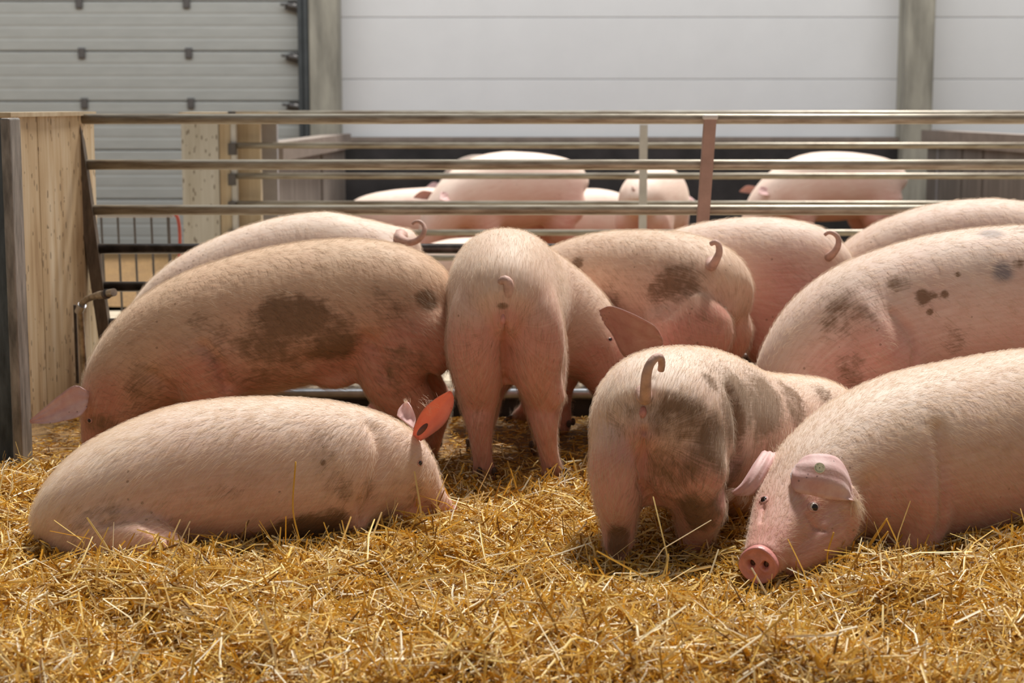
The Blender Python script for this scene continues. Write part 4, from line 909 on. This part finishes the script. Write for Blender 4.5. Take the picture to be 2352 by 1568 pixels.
for k, (ch, a) in enumerate((('M', 118), ('2', 28), ('2', 5))):
    a = math.radians(a); c = bpy.data.curves.new('letter', 'FONT'); c.body = ch; c.size = .0042; c.align_x = 'CENTER'; c.align_y = 'CENTER'; c.extrude = .00012; c.materials.append(M['print'])
    o = textobj(c); o.parent = tg
    o.matrix_local = R.to_4x4() @ Matrix.Translation((.0088*math.cos(a), .0088*math.sin(a), .0024)) @ Matrix.Rotation(a-math.pi/2, 4, 'Z')

# ------------------------------------------------------------------ pigs of the rear pen
BT = [(-.56, .50, .05, .05, .05), (-.55, .52, .12, .13, .10), (-.51, .545, .175, .17, .15), (-.38, .56, .20, .20, .18), (-.2, .56, .222, .235, .195), (0, .555, .232, .24, .195), (.14, .54, .222, .22, .185),
      (.26, .515, .19, .18, .16), (.35, .47, .155, .15, .135), (.43, .405, .12, .125, .115), (.485, .33, .085, .09, .085), (.52, .25, .06, .06, .06), (.54, .18, .046, .046, .047)]
def bgpig(px, y, hd, sc, label, sink=0.0, head=0.0, legs=True, dirt=()):
    h = np.array(hd, float); h /= np.linalg.norm(h); c = np.array([Xat(px, 450, y), y]); rows = []
    for f, z, a, b, w in BT:
        p = c+h*f*sc; zz = z+max(0, f-.28)*head
        rows.append([p[0], p[1], zz*sc-sink, a*sc, b*sc, w*sc])
    lat = np.array([-h[1], h[0]]); lg = []
    if legs:
        for kind, f in (('hind', -.42), ('front', .20)):
            for s in (-1, 1):
                q = c+h*f*sc+lat*s*.10*sc; lg.append((kind, (q[0], q[1], .48*sc), (q[0], q[1], -0.01), h, sc))
    pg = make_pig(rows, lg, label, voxel=.017, iters=4, dirt=dirt, blush=.08)
    for s in (-1, 1):
        b = c+h*.41*sc+lat*s*.075*sc; zb = (.54+.16*head)*sc-sink; B0 = np.array([b[0], b[1], zb]); hh = np.array([h[0], h[1], 0]); ll = np.array([lat[0], lat[1], 0])*s; zz = np.array([0, 0, 1.])
        e1 = (ll*.06+hh*.10+zz*(-.02+.26*head))*sc; wv = (hh*.7+zz*.5)*sc*np.array([1, 1, 1])
        ear(pg, [(B0-wv*.02, B0+wv*.02, 0), (B0+e1*.4-wv*.055, B0+e1*.4+wv*.055, .01), (B0+e1*.8-wv*.035, B0+e1*.8+wv*.035, .008), (B0+e1*1.15-wv*.004, B0+e1*1.15+wv*.004, 0)], world=True)
    t0 = c-h*.56*sc; zt = .60*sc-sink; pts = [(t0[0], t0[1], zt), (t0[0]-h[0]*.03, t0[1]-h[1]*.03, zt+.02), (t0[0]-h[0]*.05+lat[0]*.02, t0[1]-h[1]*.05+lat[1]*.02, zt+.05), (t0[0]-h[0]*.03+lat[0]*.03, t0[1]-h[1]*.03+lat[1]*.03, zt+.07)]
    V, F = stube(pts, [.016, .013, .010, .006], 8, 10); mesh_obj('tail', V, F, M['tail'], pg['root'], True, org=pts[0])
    return pg
bgpig(1150, 11.3, (-.70, -.50), 1.08, 'tallest broadside pig in the rear pen, left of the white upright')
bgpig(1512, 11.2, (.30, .95), .97, 'pig seen from behind at the whitish upright of the far fence')
bgpig(1885, 12.2, (-.92, -.30), 1.05, 'bright pig beside the slim concrete column at the back of the rear pen')
bgpig(1000, 12.2, (.95, .15), 1.0, 'low pink pig lying behind the tallest rear pig, its ear upright against the dark plinth', sink=.21, legs=False, head=.5)
bgpig(1095, 12.9, (-.5, .85), 1.0, 'shaded pig furthest back, half hidden by the tallest rear pig')
bgpig(1365, 12.3, (.9, .3), 1.0, 'tan-backed pig lying between the tallest rear pig and the white upright', sink=.22, legs=False)
bgpig(1060, 10.1, (-.95, -.1), .95, 'pink pig lying close behind the lower rails of the far fence', sink=.36, legs=False)

# ------------------------------------------------------------------ straw
def straw(name, n, yr, wfn, lr, wr, lift, up, label, tone=(0, 1), seed=1, pts=None, chaff=False, ang=None, hoff=(0, .03)):
    g = np.random.default_rng(seed)
    if pts is None:
        # more of them close to the camera
        y = yr[0]+(yr[1]-yr[0])*g.random(n)**1.25; hwid = y*0.315+.12; x = g.uniform(-1, 1, n)*hwid
    else: x, y = pts; n = len(x)
    keep = np.ones(n, bool)
    if wfn is not None: keep = g.random(n) < wfn(x, y)
    keep &= ~((x < -1.62) & (y > 5.85))
    x, y = x[keep], y[keep]; n = len(x)
    L = g.gamma(2.2, 1, n)/2.2*(lr[1]-lr[0])*.6+lr[0]; Wd = g.uniform(wr[0], wr[1], n)
    th = g.uniform(0, 2*np.pi, n) if ang is None else g.normal(ang[0], ang[1], n)
    el = np.where(g.random(n) < up, g.uniform(.5, 1.35, n), g.normal(0, lift, n))
    d = np.stack([np.cos(th)*np.cos(el), np.sin(th)*np.cos(el), np.sin(el)], 1)
    side = np.stack([-np.sin(th), np.cos(th), np.zeros(n)], 1); upv = np.cross(d, side)
    roll = g.uniform(0, 2*np.pi, n)[:, None]; a = side*np.cos(roll)+upv*np.sin(roll); b = -side*np.sin(roll)+upv*np.cos(roll)
    z = hfield(x, y)+g.uniform(hoff[0], hoff[1], n)+np.abs(np.sin(el))*L*.35
    c = np.stack([x, y, z], 1)
    bend = (g.normal(0, .12, n)*L)[:, None]*b+(g.normal(0, .05, n)*L)[:, None]*a
    Lc = L[:, None]
    pA = c-d*Lc/2; pB = c+bend*.7; pC = c+d*Lc/2
    w = Wd[:, None]/2
    tw = g.uniform(.6, 1.0, n)[:, None]
    P9 = []
    for q, s in ((pA, .9), (pB, 1.0), (pC, .75)):
        P9 += [q-a*w*s, q+b*w*.75*s, q+a*w*s]
    V = np.stack(P9, 1).reshape(-1, 3)
    base = (np.arange(n)*9)[:, None]
    Q = np.concatenate([base+np.array([0, 1, 4, 3]), base+np.array([1, 2, 5, 4]), base+np.array([3, 4, 7, 6]), base+np.array([4, 5, 8, 7])], 1).reshape(-1, 4)
    me = bpy.data.meshes.new(name); me.vertices.add(len(V)); me.vertices.foreach_set('co', V.astype(np.float32).ravel())
    nq = len(Q); me.loops.add(nq*4); me.loops.foreach_set('vertex_index', Q.astype(np.int32).ravel())
    me.polygons.add(nq); me.polygons.foreach_set('loop_start', (np.arange(nq)*4).astype(np.int32)); me.polygons.foreach_set('loop_total', np.full(nq, 4, dtype=np.int32))
    me.update(); me.validate()
    t = np.clip(g.beta(0.85, 0.85, n)*(tone[1]-tone[0])+tone[0], 0, 1)
    me.attributes.new('tone', 'FLOAT', 'POINT').data.foreach_set('value', np.repeat(t, 9).astype(np.float32))
    me.materials.append(M['straw'])
    o = bpy.data.objects.new(name, me); COL.objects.link(o); o['kind'] = 'stuff'; o['label'] = label; o['category'] = 'straw'
    return o
nearw = lambda x, y: 1/(1+np.exp((y-5.0)*5))
straw('straw', 110000, (3.0, 5.6), nearw, (.015, .07), (.0020, .0060), .34, .14, 'loose golden straw heaped across the whole front of the pen', seed=3, hoff=(-.016, .026))
straw('straw_litter', 21000, (4.6, 6.35), None, (.012, .045), (.002, .0042), .12, .02, 'short trodden straw litter on the floor by the fence', (0, .55), seed=5, hoff=(-.004, .006))
straw('long_straw', 6500, (3.1, 4.75), None, (.07, .16), (.0030, .0055), .20, .03, 'longer pale stalks lying over the golden straw', (.45, 1.0), seed=9, hoff=(.004, .03))
straw('straw_leaf_flakes', 7500, (3.0, 5.2), nearw, (.015, .05), (.006, .011), .35, .2, 'broad orange leaf flakes mixed through the straw', (.05, .62), seed=13, hoff=(-.005, .024))
g = np.random.default_rng(21)
def stalk(base, tip, r, label, bendv=(0, 0, 0)):
    b, t = np.array(base), np.array(tip); mid = (b+t)/2+np.array(bendv)
    V, F = stube([b, mid, t], [r, r*.9, r*.5], 8, 14); me = mesh_obj('straw_stalk', V, F, M['straw'], None, True, org=b)
    me.data.attributes.new('tone', 'FLOAT', 'POINT').data.foreach_set('value', np.full(len(V), .42, dtype=np.float32)); me['label'] = label; me['category'] = 'straw stalk'; return me
stalk(P(689, 1245, 4.12), P(679, 1060, 4.14), .0016, 'single thin stalk standing upright against the lying pig\'s flank', (-.012, 0, -.02))
stalk(P(435, 1285, 4.05), P(446, 1245, 4.05), .003, 'short broad orange-brown stalk poking up in front of the lying pig\'s haunch')
stalk(P(1905, 1330, 3.98), P(1915, 1222, 3.97), .0022, 'stalk with a bent tip leaning against the cheek of the tagged pig', (-.01, 0, 0))
stalk(P(1975, 1285, 4.1), P(2038, 1190, 4.08), .004, 'broad olive-brown stalk beside the throat of the tagged pig')
stalk(P(1985, 1290, 4.1), P(2040, 1220, 4.08), .0035, 'lower of the two olive-brown stalks beside the throat of the tagged pig')
